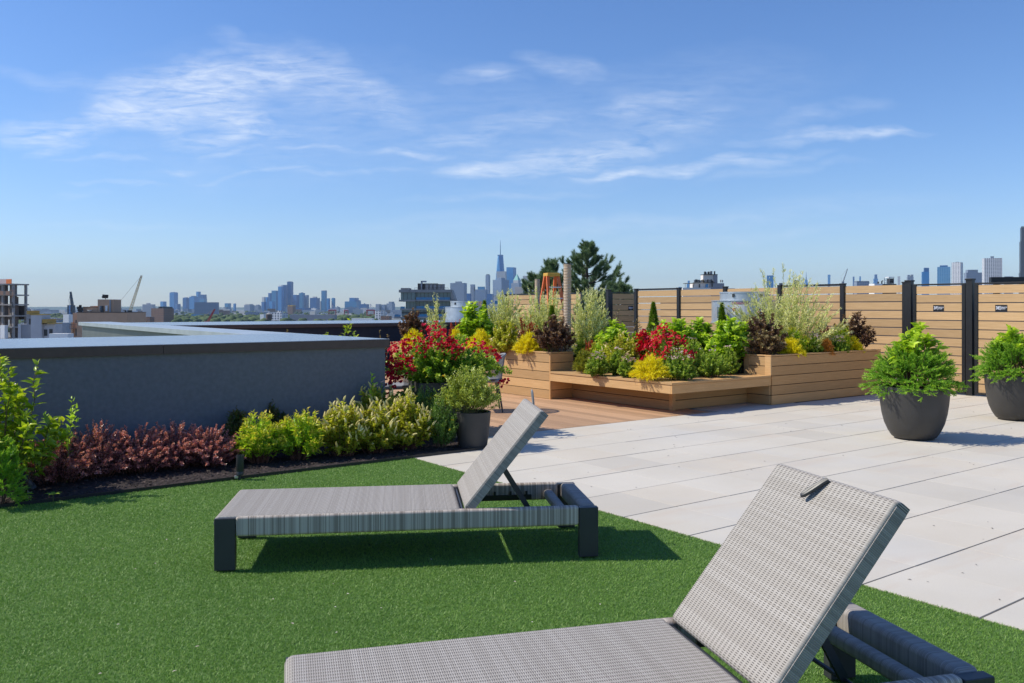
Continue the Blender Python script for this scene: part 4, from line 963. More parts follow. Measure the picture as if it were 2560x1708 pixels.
F['glassf']=facade('green_grey_window_wall',(.05,.06,.06),(.11,.19,.21),60,1.35,.88,.99,.12)
F['slab']=mat('grey_concrete_slab_edge',(.22,.22,.225),(.30,.30,.30),.5,.7)
F['ywood']=mat('yellow_formwork',(.42,.26,.05),(.5,.32,.08),.5,.7)
F['net']=mat('orange_safety_net',(.75,.16,.04),(.8,.25,.07),1,.7)
F['redst']=mat('red_steel',(.42,.03,.03),(.50,.05,.05),.5,.5)
F['ycrane']=mat('weathered_yellow_boom',(.62,.47,.24),(.70,.56,.34),.5,.6)
F['white_m']=mat('white_roof',(.74,.74,.74),(.80,.80,.80),.3,.7)
F['greymet']=mat('grey_metal_cladding',(.25,.29,.35),(.30,.34,.40),.2,.5)
F['brown']=mat('dark_weathered_wood_tank',(.06,.045,.04),(.12,.09,.08),1,.8)
F['copper']=mat('green_copper_roof',(.16,.42,.38),(.22,.50,.45),.1,.6)
def tower(name,label,x0,x1,yt,d,m,yaw=28,cat='tower',group=None,top=None,depth=1.0,zb=GZ,parts=()):
    """x0..x1 = seen width, yt = seen top at real distance d"""
    W=(x1-x0)/FX*d; a=R(yaw); w=W/(math.cos(a)+depth*math.sin(a)); dp=w*depth
    t=thing(name,label,cat,AT((x0+x1)/2,d,0),-a,group) if (top or parts) else None
    z=ZA(yt,d); b=MB(); b.box(-w/2,w/2,-dp/2,dp/2,zb,z)
    o=b.build('tower_body' if t else name,F[m],t)
    if not t:
        o.location=AT((x0+x1)/2,d,0); o.rotation_euler=(0,0,-a); tag(o,label,cat,group); t=o
    else:
        if top:
            fw,h,mm=top; b=MB(); b.box(-w*fw/2,w*fw/2,-dp*fw/2,dp*fw/2,z,z+h/FX*d); b.build('roof_plant',F[mm],t)
        for (q0,q1,y0,y1,mm,nm) in parts:       # setbacks: fractions across the width, seen heights
            b=MB(); b.box(-w/2+w*q0,-w/2+w*q1,-dp*.46,dp*.46,ZA(y1,d),ZA(y0,d)); b.build(nm,F[mm],t)
    return t
S='skyscraper'
J='far left cluster of '
T=tower
# far left cluster
T(S,'small blue tower behind the brown brick apartment block',401.5,415.5,754,7800,'blue')
T(S,'broad pale blue slab tower, first tall one right of the yellow crane',425.5,443.5,731.6,8000,'blue',20,top=(.7,1.0,'deep'))
T(S,'low blue tower at the foot of the broad slab tower',437.7,450.8,760,7600,'deep')
T(S,'dark blue tower left of the thicker blue tower in the far left cluster',458,472.6,744.7,7500,'deep',20,top=(.6,1,'deep'))
T(S,'thick blue tower with a stepped top in the far left cluster',474.8,493.8,742,7400,'blue',20,top=(.6,2,'deep'))
T(S,'slim pale tower, tallest of the far left cluster',490.8,501.5,729.4,8200,'blue',30)
T(S,'blue tower with a narrower upper part at the right of the far left cluster',500,516,747,7900,'teal',15,parts=((.3,.95,736.8,747,'deep','upper_tower'),))
T('apartment_block','wide low blue block right of the far left cluster',517,542,759,7000,'grey',20,cat='building')
T('apartment_block','low grey blue block standing alone in the hazy middle distance',562.5,576.6,758.6,7000,'teal',20,cat='building')
T('apartment_block','narrow low brown block in front of a grey blue block',560,570,768,5000,'grey',20,cat='building')
T('apartment_block','little round shouldered tower alone in the haze',583.7,590,759,7500,'blue',cat='building')
T('apartment_block','pale wide stepped block left of the tall blue cluster',612,634.6,763,5500,'grey',20,cat='building',parts=((.1,.85,760.5,763,'pale','upper_floor'),))
T('apartment_block','stepped grey brown block at the left foot of the tall blue cluster',637,652,764,5600,'grey',20,cat='building',top=(.6,2,'grey'))
# tall blue cluster
T(S,'pale half built looking tower at the left end of the tall blue cluster',655,665,743,6600,'pale')
T(S,'slim blue tower beside the pale one in the tall blue cluster',664.5,671.5,743,6500,'blue')
T(S,'dark blue tower with a sloped top in the tall blue cluster',671,681,733,6450,'deep')
T(S,'wide light blue glass tower left of the tallest three',680,695.5,726.8,6400,'teal',15)
T(S,'light blue tower with a white top in the tall blue cluster',695.8,709.2,716.5,6300,'blue',20,top=(.8,3.2,'white_m'))
T(S,'dark topped blue tower left of the tallest tower',706.6,718.5,712.7,6350,'deep',15)
T(S,'tallest deep blue tower of the waterfront cluster',718.6,732.2,704.6,6400,'deep',12,top=(.7,.6,'dark'))
T(S,'blue tower with a cut corner right of the tallest waterfront tower',732.5,748,737.5,6300,'deep')
T(S,'blue tower with a small rooftop box, right part of the waterfront cluster',748,762,733,6500,'teal',20,top=(.4,1.6,'deep'))
T(S,'pale striped tower beside the blue tower with rooftop box',760.5,772,738,6400,'stripe',30)
T(S,'wide blue block with a crown right of the pale striped tower',776,798.5,745,6200,'deep',15,top=(.45,3,'pale'))
T(S,'rounded blue tower at the left front of the waterfront cluster',654,666,755,6000,'deep')
T(S,'rounded blue tower at the centre front of the waterfront cluster',673,687,754,6000,'blue')
T(S,'tall blue tower with bands standing apart right of the cluster',804,816.5,727.5,6300,'teal',15,top=(.95,1.2,'pale'))
T(S,'slim blue tower just right of the banded tower',817,825,746,6400,'blue',parts=())
T(S,'slim blue tower above the red port crane',829,838,746,6400,'teal',top=(.7,1,'blue'))
T(S,'narrow low block left of the banded tower',798,804.5,753,6300,'pale')
T('apartment_block','brown block with a yellow roof edge in front of the tallest tower',720,738,766,3600,'brick',15,cat='building',parts=((.02,.3,763,766,'ywood','roof_parapet'),(.45,.98,763,766,'ywood','roof_parapet')))
T('apartment_block','low wide blue block in front of the crowned blue block',738,775,770,4800,'deep',15,cat='building')
T(S,'big stepped blue block right of the red tower crane leg',864,900.5,754,5800,'teal',12,parts=((.38,.82,745,754,'blue','upper_tower'),(.82,.99,751,754,'deep','upper_tower')))
T('apartment_block','long dark blue block with pointed roof bump',901,922,760.5,5600,'deep',15,cat='building',top=(.15,2,'deep'))
T('apartment_block','hazy grey tower left of two more near the glass building',939.5,952.5,760.5,5600,'grey',20,cat='building')
T('apartment_block','hazy grey ribbed tower between two taller ones near the glass building',953,966,761.6,5600,'stripe',20,cat='building')
T('apartment_block','tallest hazy grey tower next to the glass terraced building',967,987,759,5600,'grey',20,cat='building',parts=((.38,.9,754.4,759,'grey','upper_tower'),))
T('apartment_block','thin low grey block behind the red port cranes',838,850,768,5600,'grey',20,cat='building',top=(.3,2,'grey'))
T('apartment_block','pale blue low block in front of the long dark block',902,922,770,4200,'pale',15,cat='building')
# port and warehouses in the middle distance
T('warehouse','long grey warehouse with a lit end left of the red cranes',725,842,787,1500,'grey_st',6,cat='warehouse',depth=.15)
T('warehouse','cream low box building behind the long grey warehouse',775.6,792,778.5,1700,'cream',12,cat='warehouse')
T('office_block','white windowed office block right of the rooftop water tank',682,717,782,1450,'white',15,cat='building',top=(.4,5,'white'))
T('warehouse','small white building left of the rooftop water tank',651,664,786,1400,'white_m',15,cat='building')
T('warehouse','bright teal flat building among the far trees',479,509,786,1900,'teal',10,cat='building',depth=.3)
T('warehouse','white office slab left of the glass building podium',938,957,778,1500,'white',15,cat='building')
T('warehouse','red brick low roof beside the glass building',953,978,790,1000,'brick',10,cat='building')
T('warehouse','low white shed near the second red crane',880,935,796,1300,'white_m',8,cat='warehouse',depth=.3)
T('apartment_block','brown ribbed brick apartment block with a dark roof tank',383,430,771,1450,'brick',18,cat='building',top=(.2,4.5,'dark'),parts=((.55,.62,767,771,'dark','chimney'),(.84,.93,767.5,771,'dark','chimney')))
T('apartment_block','low red brown block with white sheds between tan building and brick block',330,384,792,900,'brick',10,cat='building',depth=.4)
def rooftank(label,x,d,y0,y1,w):
    t=thing('water_tank',label,'water tank',AT(x,d,0)); W=w/FX*d/2; z0,z1=ZA(y1,d),ZA(y0,d); h=z1-z0
    b=MB(); b.lathe([(W,z0+h*.18),(W*.98,z0+h*.78)],20); b.build('barrel',F['brown'],t,smooth=True)
    b=MB(); b.lathe([(W*1.04,z0+h*.78),(W*.1,z1)],20); b.build('conical_roof',F['slab'],t,smooth=True)
    b=MB(); 
    for a in range(4): b.bar((W*.7*math.cos(a*1.57+.8),W*.7*math.sin(a*1.57+.8),z0+h*.18),(W*.7*math.cos(a*1.57+.8),W*.7*math.sin(a*1.57+.8),GZ),.4,.4)
    b.build('legs',F['black'],t)
rooftank('dark round rooftop water tank among the white buildings',672.5,700,781,803,15)
def portcrane(label,x0,x1,y0,ym,y1,d):
    t=thing('port_crane',label,'crane',AT((x0+x1)/2,d,0),R(12),'red container cranes at the port'); w=(x1-x0)/FX*d; zt,zm,zb=ZA(y0,d),ZA(ym,d),GZ
    b=MB()
    for sx in (-.42,.42):
        for sy in (-.3,.3): b.bar((w*sx,w*sy,zb),(w*sx,w*sy,zm),2.2,2.2)
    b.build('gantry_legs',F['redst'],t); b=MB()
    for sy in (-.3,.3): b.bar((-w*.5,w*sy,zm),(w*.5,w*sy,zm),2.5,3)
    b.bar((-w*.42,-w*.3,(zm+zb)/2),(w*.42,-w*.3,(zm+zb)/2),1.6,2); b.build('gantry_beams',F['redst'],t)
    b=MB(); b.bar((-w*.1,0,zm),(0,0,zt),1,1); b.bar((w*.1,0,zm),(0,0,zt),1,1); b.bar((0,0,zt),(w*.45,0,zm),.6,.6); b.bar((-w*.5,0,zm+2),(w*.5,0,zm+2),3,3); b.build('boom_frame',F['white_m'],t)
portcrane('red port crane below two slim blue towers',821,841,762,776,790,2300)
portcrane('narrow dark red port crane in the middle of the port',860,871,773,777,793,2300)
portcrane('red port crane nearest the glass terraced building',916,937,760,776,797,2100)
# lattice cranes
def lattice(b,p,q,w,n,t):
    p=Vector(p);q=Vector(q);ax=(q-p).normalized(); s=ax.cross(Vector((0,1,0))).normalized(); u=s.cross(ax).normalized(); cs=[(s*a+u*c) for a,c in ((-1,-1),(1,-1),(1,1),(-1,1))]
    for c in cs: b.bar(p+c*w*.5,q+c*w*.25,t,t)
    for i in range(n):
        f0,f1=i/n,(i+1)/n; P0=p.lerp(q,f0);P1=p.lerp(q,f1); w0=w*.5*(1-.5*f0); w1=w*.5*(1-.5*f1)
        for k in range(4): b.bar(P0+cs[k]*w0,P1+cs[(k+1)%4]*w1,t*.6,t*.6)
def crane(name,label,base,tip,d,w,t,m,mast=None,cat='crane',n=16):
    o=thing(name,label,cat,AT(base[0],d,0)); X=(tip[0]-base[0])/FX*d
    b=MB(); lattice(b,(0,0,ZA(base[1],d)),(X,0,ZA(tip[1],d)),w,n,t); b.build('lattice_boom',F[m],o)
    b=MB(); b.tube([(X,0,ZA(tip[1],d)),(-.35*abs(X)-w*1.5,0,ZA(base[1]*.62+tip[1]*.38,d)),(-w*1.5,0,ZA(base[1],d)-1)],t*.35,4); b.build('stay_cable',F['black'],o)
    b=MB(); b.box(-w*2.2,w*1.2,-w,w,GZ,ZA(base[1],d)); b.build('crane_body',F[m],o); return o
crane('crawler_crane','tall yellow lattice boom crane rising right of the tan building',(318,800),(354,689),480,1.3,.17,'ycrane')
crane('crawler_crane','small reddish lattice crane among the far trees',(520,803),(537,773),900,1.6,.5,'redst',n=9)
crane('tower_crane','dark lattice crane mast above the small blue tower at the far left',(180.5,763),(176.5,729.5),1500,3.2,1.0,'dark',n=9)
crane('tower_crane','thin luffing crane jib behind the willow fountain on the skyline',(2108,704),(2119,672),2600,2.0,.6,'grey_st',n=10)
T('office_block','small blue tower below the dark lattice crane',170,184,763.5,1500,'deep',25,cat='building',parts=((.62,1.0,766,780,'brick','hoist_bay'),))
T('office_block','pale blue tower right of the tan rooftop bulkhead',272,283.5,764,3500,'blue',20,cat='building',top=(.6,2.5,'pale'))
T('office_block','small hazy block left of the yellow crane boom',288,298,769,3500,'grey',20,cat='building')
# white and grey buildings at the left
T('warehouse','white box building left of the tan building',161,181.5,786.5,420,'white_m',15,cat='building')
T('warehouse','low grey metal clad warehouse beside the tan building',90,178,806.5,330,'greymet',5,cat='warehouse',depth=.3)
T('warehouse','white lower roof shed at the foot of the tan building',128,179,834,210,'white_m',5,cat='warehouse',depth=.5)
# concrete frame under construction
def frame_building():
    d=300; t=thing('concrete_frame','concrete building frame under construction with orange netting at its top','building',AT(20,d,0),R(-20)); k=d/FX
    z=lambda y: ZA(y,d); x=lambda p: (p-20)*k
    ys=[711,738,762,790,818,846,890]
    for i,y in enumerate(ys):
        b=MB(); b.box(x(-30),x(41),-1,6,z(y)-.22,z(y)+.22); b.build('floor_slab',F['conc'],t)
        if i<len(ys)-1:
            for px in (-12,3,38):
                for yy in (0,5): b=MB(); b.box(x(px)-.42,x(px)+.42,yy-.3,yy+.3,z(ys[i+1])+.22,z(y)-.22); b.build('column',F['conc'],t)
            b=MB(); 
            if i in (2,3,4): b.box(x(8),x(26),2.5,2.7,z(ys[i+1])+.3,z(y)-1.0); b.build('dark_floor_fill',F['brick'],t)  # dark sheet added to deepen the open floors
    b=MB(); b.box(x(-30),x(6),1.5,1.7,z(890),z(711)-.3); b.box(x(26),x(37),2.0,2.2,z(890),z(740)-.3); b.box(x(6),x(26),3.0,3.2,z(890),z(790)-.3); b.box(x(6),x(16),3.0,3.2,z(762)-.3,z(738)-.3); b.box(x(-30),x(36),5.4,5.6,z(800),z(764)); b.build('dark_interior_fill',mat('dark_interior_brown',(.10,.075,.065),(.17,.13,.115),.6,.85),t)  # dark sheets added so the open interior reads darker
    b=MB(); b.box(x(-30),x(41.5),-1.1,-1.0,z(711)+.2,z(698)); b.build('scaffold_rail',mat('pinkish_netting',(.55,.40,.38),(.62,.5,.48),.5,.8),t); b=MB(); b.box(x(24),x(41.8),-1.2,-1.11,z(711)+.2,z(699)); b.build('orange_netting',F['net'],t)
    b=MB()
    for y in (726,730,734,738): b.bar((x(36),-1.3,z(y)),(x(55),-1.3,z(y)),.12,.12)
    for px in (42,47): b.bar((x(px),-1.3,z(740)),(x(px),-1.3,z(725)),.14,.14)
    b.box(x(-10),x(40),-1.3,-1.2,z(738),z(728)); b.bar((x(40),-1.3,z(745)),(x(50),-1.3,z(739)),.15,.15); b.build('scaffold_platform',F['brick'],t)
    b=MB()
    for y in (756,761,766): b.bar((x(38),-1.3,z(y)),(x(45),-1.3,z(y)),.12,.12)
    b.box(x(38),x(47),-1.5,-.5,z(769),z(767)); b.bar((x(45),-1.2,z(755)),(x(45),-1.2,z(768)),.14,.14); b.build('scaffold_platform',F['black'],t)
    b=MB(); b.box(x(15),x(30),-2.5,-1.2,z(846),z(813)); b.build('hoist_cabin',F['white_m'],t)
frame_building()
def block_building():
    d=260; t=thing('block_building','stepped grey block building with yellow formwork beside the concrete frame','building',AT(90,d,0),0); k=d/FX; z=lambda y: ZA(y,d); x=lambda p:(p-90)*k
    b=MB(); b.box(x(77),x(104),0,5,GZ,z(788)); b.build('stair_tower',F['cmu'],t)
    b=MB(); b.box(x(63),x(76.6),1,5,GZ,z(786)); b.box(x(51),x(76.5),.4,.9,GZ,z(812)); b.build('dark_wing',F['grey_st'],t)
    b=MB(); b.box(x(44),x(51),.2,4,GZ,z(810)); b.box(x(104.3),x(134),1,5,GZ,z(810)); b.build('low_wing',F['cmu'],t)
    for (a,c,y0,y1) in ((67,76,786,777),(106,118,810,798),(76.8,104.2,788,786),(104,134,810,808)):
        b=MB(); b.box(x(a),x(c),-.1,5.1,z(y0)+.01,z(y1)); b.build('formwork',F['ywood'],t)
    for (a,c,y0,y1) in ((119,127,840,823),(106,114,840,824),(68,72,812,797)):
        b=MB(); b.box(x(a),x(c),.9,1.05,z(y0),z(y1)); b.build('window_opening',F['black'],t)
    b=MB()
    for px in (66.5,76): b.bar((x(px),0,z(777)),(x(px),0,z(773)),.12,.12)
    b.bar((x(66.5),0,z(774.5)),(x(76),0,z(774.5)),.1,.1); b.build('guard_rail',F['black'],t)
block_building()
def tan_building():
    d=220; t=thing('tan_building','tan brick building with rooftop bulkheads left of the pale parapet','building',AT(247,d,0),R(3)); k=d/FX; z=lambda y: ZA(y,d); x=lambda p:(p-247)*k
    b=MB(); b.box(x(193),x(316),0,13,GZ,z(782)); b.build('main_wall',F['tan'],t)
    b=MB(); b.box(x(179),x(192.8),1.0,12,GZ,z(782.5)); b.box(x(176.5),x(181),.5,8,GZ,z(806)); b.build('side_wing',F['tan'],t)
    b=MB(); b.box(x(192.5),x(316.6),-.12,13.1,z(782)+.005,z(780.6)); b.build('roof_edge',F['black'],t)
    b=MB(); b.box(x(232),x(271),3,8,z(782),z(748.5)); b.build('bulkhead',F['tan'],t); b=MB(); b.box(x(196),x(231.5),3,9,z(782),z(768.5)); b.box(x(209),x(219),4,7,z(768.5),z(765)); b.build('bulkhead',F['tan'],t)
    b=MB(); b.box(x(195),x(232.3),2.8,9.2,z(768.5)+.004,z(767)); b.build('roof_edge',F['brick'],t)
    for (a,c,y0,y1,m) in ((240,247,781,765,'black'),(252,257,778,764,'white_m'),(262,265,782,750,'greymet'),(238,243,776,765,'greymet')):
        b=MB(); b.box(x(a),x(c),2.7,2.98,z(y0),z(y1)); b.build('roof_equipment',F[m],t)
    rr=random.Random(6)
    b=MB(); b.bar((x(243),5,z(748)),(x(243),5,z(736)),.15,.15)
    for i in range(16): px=rr.uniform(237,250); py=rr.uniform(736,745); b.box(x(px)-.22,x(px)+.22,4.8,5.2,z(py)-.22,z(py)+.22)
    b.build('antenna_cluster',F['black'],t)
    b=MB()
    for i in range(9): px=rr.uniform(187,196); py=rr.uniform(765,780); b.box(x(px)-.25,x(px)+.25,2,2.5,z(py)-.3,z(py)+.4)
    for px in (300,307,311,314.5): b.box(x(px)-.18,x(px)+.18,3,3.4,z(781),z(776)); 
    b.build('vent_pipes',F['black'],t)
    b=MB(); b.lathe([(.05,z(780)),(.55,z(776)),(.5,z(775.5))],16,(x(216),2)); b.build('satellite_dish',F['white_m'],t)
    for (a,c,y0,y1) in ((187,190,808,800),(191,192.2,809,801),(187,192,840,822)):
        b=MB(); b.box(x(a),x(c),.8,.96,z(y0),z(y1)); b.build('window',F['black'],t)
    b=MB(); b.box(x(177),x(192),-.4,.4,z(822),z(820.5)); 
    for px in (178,182,186,190): b.bar((x(px),-.3,z(821)),(x(px),-.3,z(811)),.1,.1)
    b.bar((x(177),-.3,z(811)),(x(192),-.3,z(811)),.12,.12); b.build('balcony',F['brick'],t)
tan_building()
# glass terraced building
def glass_building():
    d=300; t=thing('glass_building','grey glass terraced building with fans on its roof left of the drum fan','building',AT(1067,d,0),0); k=d/FX; z=lambda y: ZA(y,d); x=lambda p:(p-1067)*k
    lv=[(997,1130,731.5,749.5,0),(1009,1137,754,771.5,.5),(999,1137,775,792,.2),(997,1137,795,812,0)]
    for i,(a,c,y0,y1,o) in enumerate(lv):
        m=1038; b=MB(); b.box(x(a)+.6,x(m),o+.8,12,z(y1),z(y0)); b.box(x(m)+.003,x(c)-.4,o+1.6,14,z(y1),z(y0)); b.build('window_wall',F['glassf'],t)
        a2=a-(0,9,14,20)[i]*(i>0); b=MB(); b.box(x(a2),x(m),o,14,z(y1+4.5),z(y1)-.01); b.box(x(m)+.002,x(1137),o+.5,14.2,z(y1+4),z(y1)-.012); b.build('floor_slab',F['slab'],t)
        b=MB(); b.box(x(a2)+.1,x(a)+.3,o+.1,o+.2,z(y1)-.01,z(y1-5)); b.box(x(1040),x(1125),o+.6,o+.7,z(y1)-.01,z(y1-6)); b.build('glass_balustrade',F['teal'],t)
    b=MB(); b.box(x(997),x(1022),0,14,z(731.3),z(724.5)); b.box(x(1001),x(1022),1,8,z(724.5),z(720)); b.box(x(1022)+.003,x(1128),.7,14.2,z(731.3),z(724)); b.build('roof_parapet',F['slab'],t)
    b=MB(); b.frust([(x(1127),.9),(x(1137),.9),(x(1137),13),(x(1127),13)],[(x(1126),.9),(x(1128.2),.9),(x(1128.2),13),(x(1126),13)],z(749),z(724.2)); b.build('sloped_corner',F['slab'],t)
    b=MB(); b.box(x(1041),x(1091),4,9,z(724),z(708)); b.build('roof_plant_room',F['black'],t)
    b=MB(); b.box(x(1050),x(1053),3,5,z(724),z(703)); b.box(x(1050),x(1063),3,5,z(705),z(701.5)); b.build('flue',F['greymet'],t)
    for i,px in enumerate((1066,1076,1086,1097,1106)):
        b=MB(); b.box(x(px)-.55,x(px)+.55,2,4,z(723.5),z(711)); b.box(x(px)-.62,x(px)+.62,1.9,4.1,z(711)+.004,z(710)); b.build('cooling_unit',F['slab'],t)
    b=MB(); 
    for px in range(1036,1122,6): b.bar((x(px),1,z(724)),(x(px),1,z(719)),.07,.07)
    b.bar((x(1036),1,z(719.5)),(x(1120),1,z(719.5)),.08,.08); b.build('roof_railing',F['black'],t)
glass_building()
# downtown cluster
T(S,'broad grey blue tower directly right of the glass terraced building',1126,1167,708,4600,'grey',14,top=(.4,4,'grey'),depth=.7)
T(S,'small tower with a red band under a crane',1176,1188,711.5,4700,'grey',20,parts=((.0,1.0,718,728,'brick','red_band'),))
T(S,'blue tower with a dark toothed top left of the slender tower',1188,1218.5,724,4500,'stripe',15,top=(.6,7,'teal'),depth=.6)
T(S,'slender white and dark tower left of the spire tower',1214,1225.5,688,4900,'stripe',25,top=(.7,2,'dark'))
T(S,'low dark blue block in front of the slender tower',1217,1234,735,4300,'deep',15)
def spire_tower():
    d=6000; t=thing(S,'tapering blue glass skyscraper with a tall spire, highest on the skyline',S,AT(1251,d,0),R(-30)); k=d/FX; z=lambda y: ZA(y,d); h=12.6*k; 
    bq=[(-h,-h),(h,-h),(h,h),(-h,h)]; q=h*.72; tq=[(0,-q*1.414*.98),(q*1.38,0),(0,q*1.38),(-q*1.38,0)]; s=6.2*k
    b=MB(); zb,zt=z(760),z(640); vs=[(x_,y_,zb) for x_,y_ in bq]+[(0,-1.25*s,zt),(1.25*s,0,zt),(0,1.25*s,zt),(-1.25*s,0,zt)]
    fs=[(0,1,4),(1,5,4),(1,2,5),(2,6,5),(2,3,6),(3,7,6),(3,0,7),(0,4,7),(4,5,6,7),(3,2,1,0)]; b._add(vs,fs); b.build('glass_shaft',F['blue'],t)
    b=MB(); b.box(-h,h,-h,h,GZ,zb-.01); b.build('tower_base',F['pale'],t)
    b=MB(); b.box(-s*.85,s*.85,-s*.85,s*.85,zt,z(637.5)); b.build('crown',F['deep'],t)
    b=MB(); b.tube([(0,0,z(637.5)),(0,0,z(626)),(0,0,z(613)),(0,0,z(600.5))],[3.0,2.6,1.8,.8],6); b.build('spire',F['deep'],t)
spire_tower()
T(S,'added pale block standing for the bright reflecting lower part of the spire tower',1241,1266.5,679,5600,'pale',12,depth=.6)  # added block; its pale colour stands for reflection on the spire tower's lower part
T(S,'blue grey tower standing right of the spire tower',1266,1290.5,669,5700,'blue',25,parts=((.0,.5,668.6,671,'deep','roof_screen'),))
T(S,'grey tower with a lit left side and dark striped right side below the spire tower',1232,1272.5,700,4600,'stripe',40,top=(.5,5,'stripe'))
def pyramid_tower():
    d=4900; t=thing(S,'stone tower with a pointed green copper roof right of the spire tower',S,AT(1292.5,d,0),R(-30)); k=d/FX; z=lambda y: ZA(y,d); h=7.0*k
    b=MB(); b.box(-h*1.7,h*1.5,-h*1.2,h*1.2,GZ,z(708)); b.build('lower_block',F['grey'],t); b=MB(); b.box(-h,h,-h,h,z(708),z(701)); b.build('shaft',F['pale'],t)
    b=MB(); b.frust([(-h,-h),(h,-h),(h,h),(-h,h)],[(-h*.08,-h*.08),(h*.08,-h*.08),(h*.08,h*.08),(-h*.08,h*.08)],z(701)+.01,z(685.5)); b.build('copper_roof',F['copper'],t)
pyramid_tower()
T(S,'pale office slab behind the low pine right of the green pointed roof',1307,1337,690,4700,'pale',15,depth=.5)
T(S,'small low blue block between the grey broad tower and red banded tower',1167,1178,734,4400,'deep',15)
# nearer roofs in the gaps between the shrubs
def beige_house():
    d=150; t=thing('beige_house','beige apartment house with square windows behind the willow','building',AT(1252,d,0),R(-6)); k=d/FX; z=lambda y: ZA(y,d); x=lambda p:(p-1252)*k
    b=MB(); b.box(x(1234),x(1280),0,6,GZ,z(743)); b.build('wall',F['cream'],t)
    b=MB(); b.box(x(1233.6),x(1280.4),-.1,6.1,z(767.5),z(766)); b.build('cornice',F['slab'],t)
    for (a,c,y0,y1) in ((1237,1240,760,752),(1240.6,1243.5,760,752),(1240,1243,778,770)):
        b=MB(); b.box(x(a),x(c),-.05,.1,z(y0),z(y1)); b.build('window',F['teal'],t)
    b=MB(); 
    for px in range(1234,1276,4): b.bar((x(px),0,z(743)),(x(px),0,z(739.5)),.05,.05)
    b.bar((x(1234),0,z(739.8)),(x(1276),0,z(739.8)),.05,.05); b.build('roof_railing',F['slab'],t)
beige_house()
def bulk():
    d=170; t=thing('roof_bulkhead','dark and pale rooftop bulkhead behind the far fence left of the short rope post','building',AT(1303,d,0),R(-30)); k=d/FX; z=lambda y: ZA(y,d)
    b=MB(); b.box(-.95,.95,-.95,.95,GZ,z(717.5)); b.build('bulkhead_wall',F['grey_st'],t); b=MB(); b.box(-.98,-.952,-.8,.7,z(760),z(718.5)); b.build('pale_side',F['cmu'],t); b=MB(); b.box(-1.0,-.985,-.1,.1,z(727),z(722)); b.build('vent',F['white_m'],t)
bulk()
def cream_block():
    d=330; t=thing('cream_block','stepped cream apartment block with many rooftop condensers beyond the fence','building',AT(1760,d,0),0); k=d/FX; z=lambda y: ZA(y,d); x=lambda p:(p-1760)*k
    b=MB(); b.box(x(1707),x(1777),0,12,GZ,z(719.5)); b.build('lower_wall',F['cream'],t); b=MB(); b.box(x(1777)+.01,x(1838),.3,12,GZ,z(721)); b.build('shaded_wing',F['grey_st'],t)  # sides turned from the sun get grey, their shade put into the colour
    b=MB(); b.box(x(1738),x(1777),2,10,z(719.5)+.01,z(707.5)); b.build('upper_floor',F['cream'],t); b=MB(); b.box(x(1777)+.01,x(1813),1.5,10,z(721)+.01,z(708)); b.build('upper_wing_shade_side',F['grey_st'],t)
    b=MB(); b.box(x(1763),x(1789),3.5,8,z(707.4),z(686.5)); b.build('stair_bulkhead',F['cream'],t); b=MB(); b.box(x(1789)+.01,x(1798.5),3,8,z(707.9),z(686.5)); b.build('bulkhead_shade_side',F['grey_st'],t)  # grey side of the cream bulkhead is painted shade
    b=MB(); b.box(x(1762.5),x(1799),2.9,8.2,z(686.5)+.005,z(685)); b.box(x(1735),x(1790),1.6,2.9,z(707.5)+.005,z(706.2)); b.build('roof_edge',F['black'],t)
    b=MB(); b.box(x(1714),x(1736),1,5,z(709),z(707.8)); 
    for px in (1714.5,1725,1735.5): b.bar((x(px),1.2,z(719.5)),(x(px),1.2,z(708.5)),.12,.12)
    b.build('pergola',F['black'],t)
    rr=random.Random(9)
    for px in list(range(1738,1787,3))+[1804,1809]:
        b=MB(); h=rr.uniform(4.5,8); b.box(x(px)-.16,x(px)+.16,1.0+rr.uniform(0,.5),1.9,z(706),z(706-h)); b.build('condenser',F['slab' if rr.random()<.5 else 'black'],t)
    for (a,c,y0,y1,m) in ((1758,1762,706,699,'ywood'),(1767,1771,685,678,'black'),(1776,1780,685,678,'black'),(1782,1787,685,677,'slab'),(1792,1794.5,685,677,'black'),(1781,1784,717,709,'black'),(1749,1752,719,710,'black'),(1766,1772,719,710,'teal')):
        b=MB(); b.box(x(a),x(c),1.3 if y0>700 else 4,1.5 if y0>700 else 5,z(y0)+.02,z(y1)); b.build('roof_equipment' if y0<708 else 'window',F[m],t)
    b=MB(); b.lathe([(.35,z(686)),(.4,z(682)),(.2,z(678.5))],16,(x(1772.5),5)); b.build('satellite_dish',F['white_m'],t)
cream_block()
T(S,'pale blue glass tower with a pointed top behind the cream block',1716.5,1727.5,709,5200,'blue',30,parts=((.3,.7,702,709,'blue','pointed_top'),))
T(S,'tiny blue tower left of the cream block on the skyline',1696,1704,717.6,6000,'blue')
T(S,'glass tower with a dark frame seen through the willow wands',1915.6,1935.5,690,3800,'blue',18,parts=((.0,1.0,689,692.5,'deep','roof_frame'),))
T('office_block','low dark block behind the willow wands right of the framed tower',1947,1957.5,708,1500,'dark',20,cat='building')
T('office_block','dark low roof left of the distant needle tower',1983,1999.5,702,1300,'dark',20,cat='building',top=(.6,1.5,'dark'))
def needle():
    d=8800; t=thing(S,'far stepped tower with a thin needle above the fence among willow wands',S,AT(2015.5,d,0),R(-20)); k=d/FX; z=lambda y: ZA(y,d)
    b=MB(); b.box(-5*k,5*k,-5*k,5*k,GZ,z(707)); b.build('lower_shaft',F['blue'],t); b=MB(); b.box(-3*k,3*k,-3*k,3*k,z(707),z(700)); b.build('upper_shaft',F['blue'],t)
    b=MB(); b.tube([(0,0,z(700)),(0,0,z(693)),(0,0,z(680.5))],[2.0*k,.9*k,.35*k],6); b.build('needle',F['deep'],t)
needle()
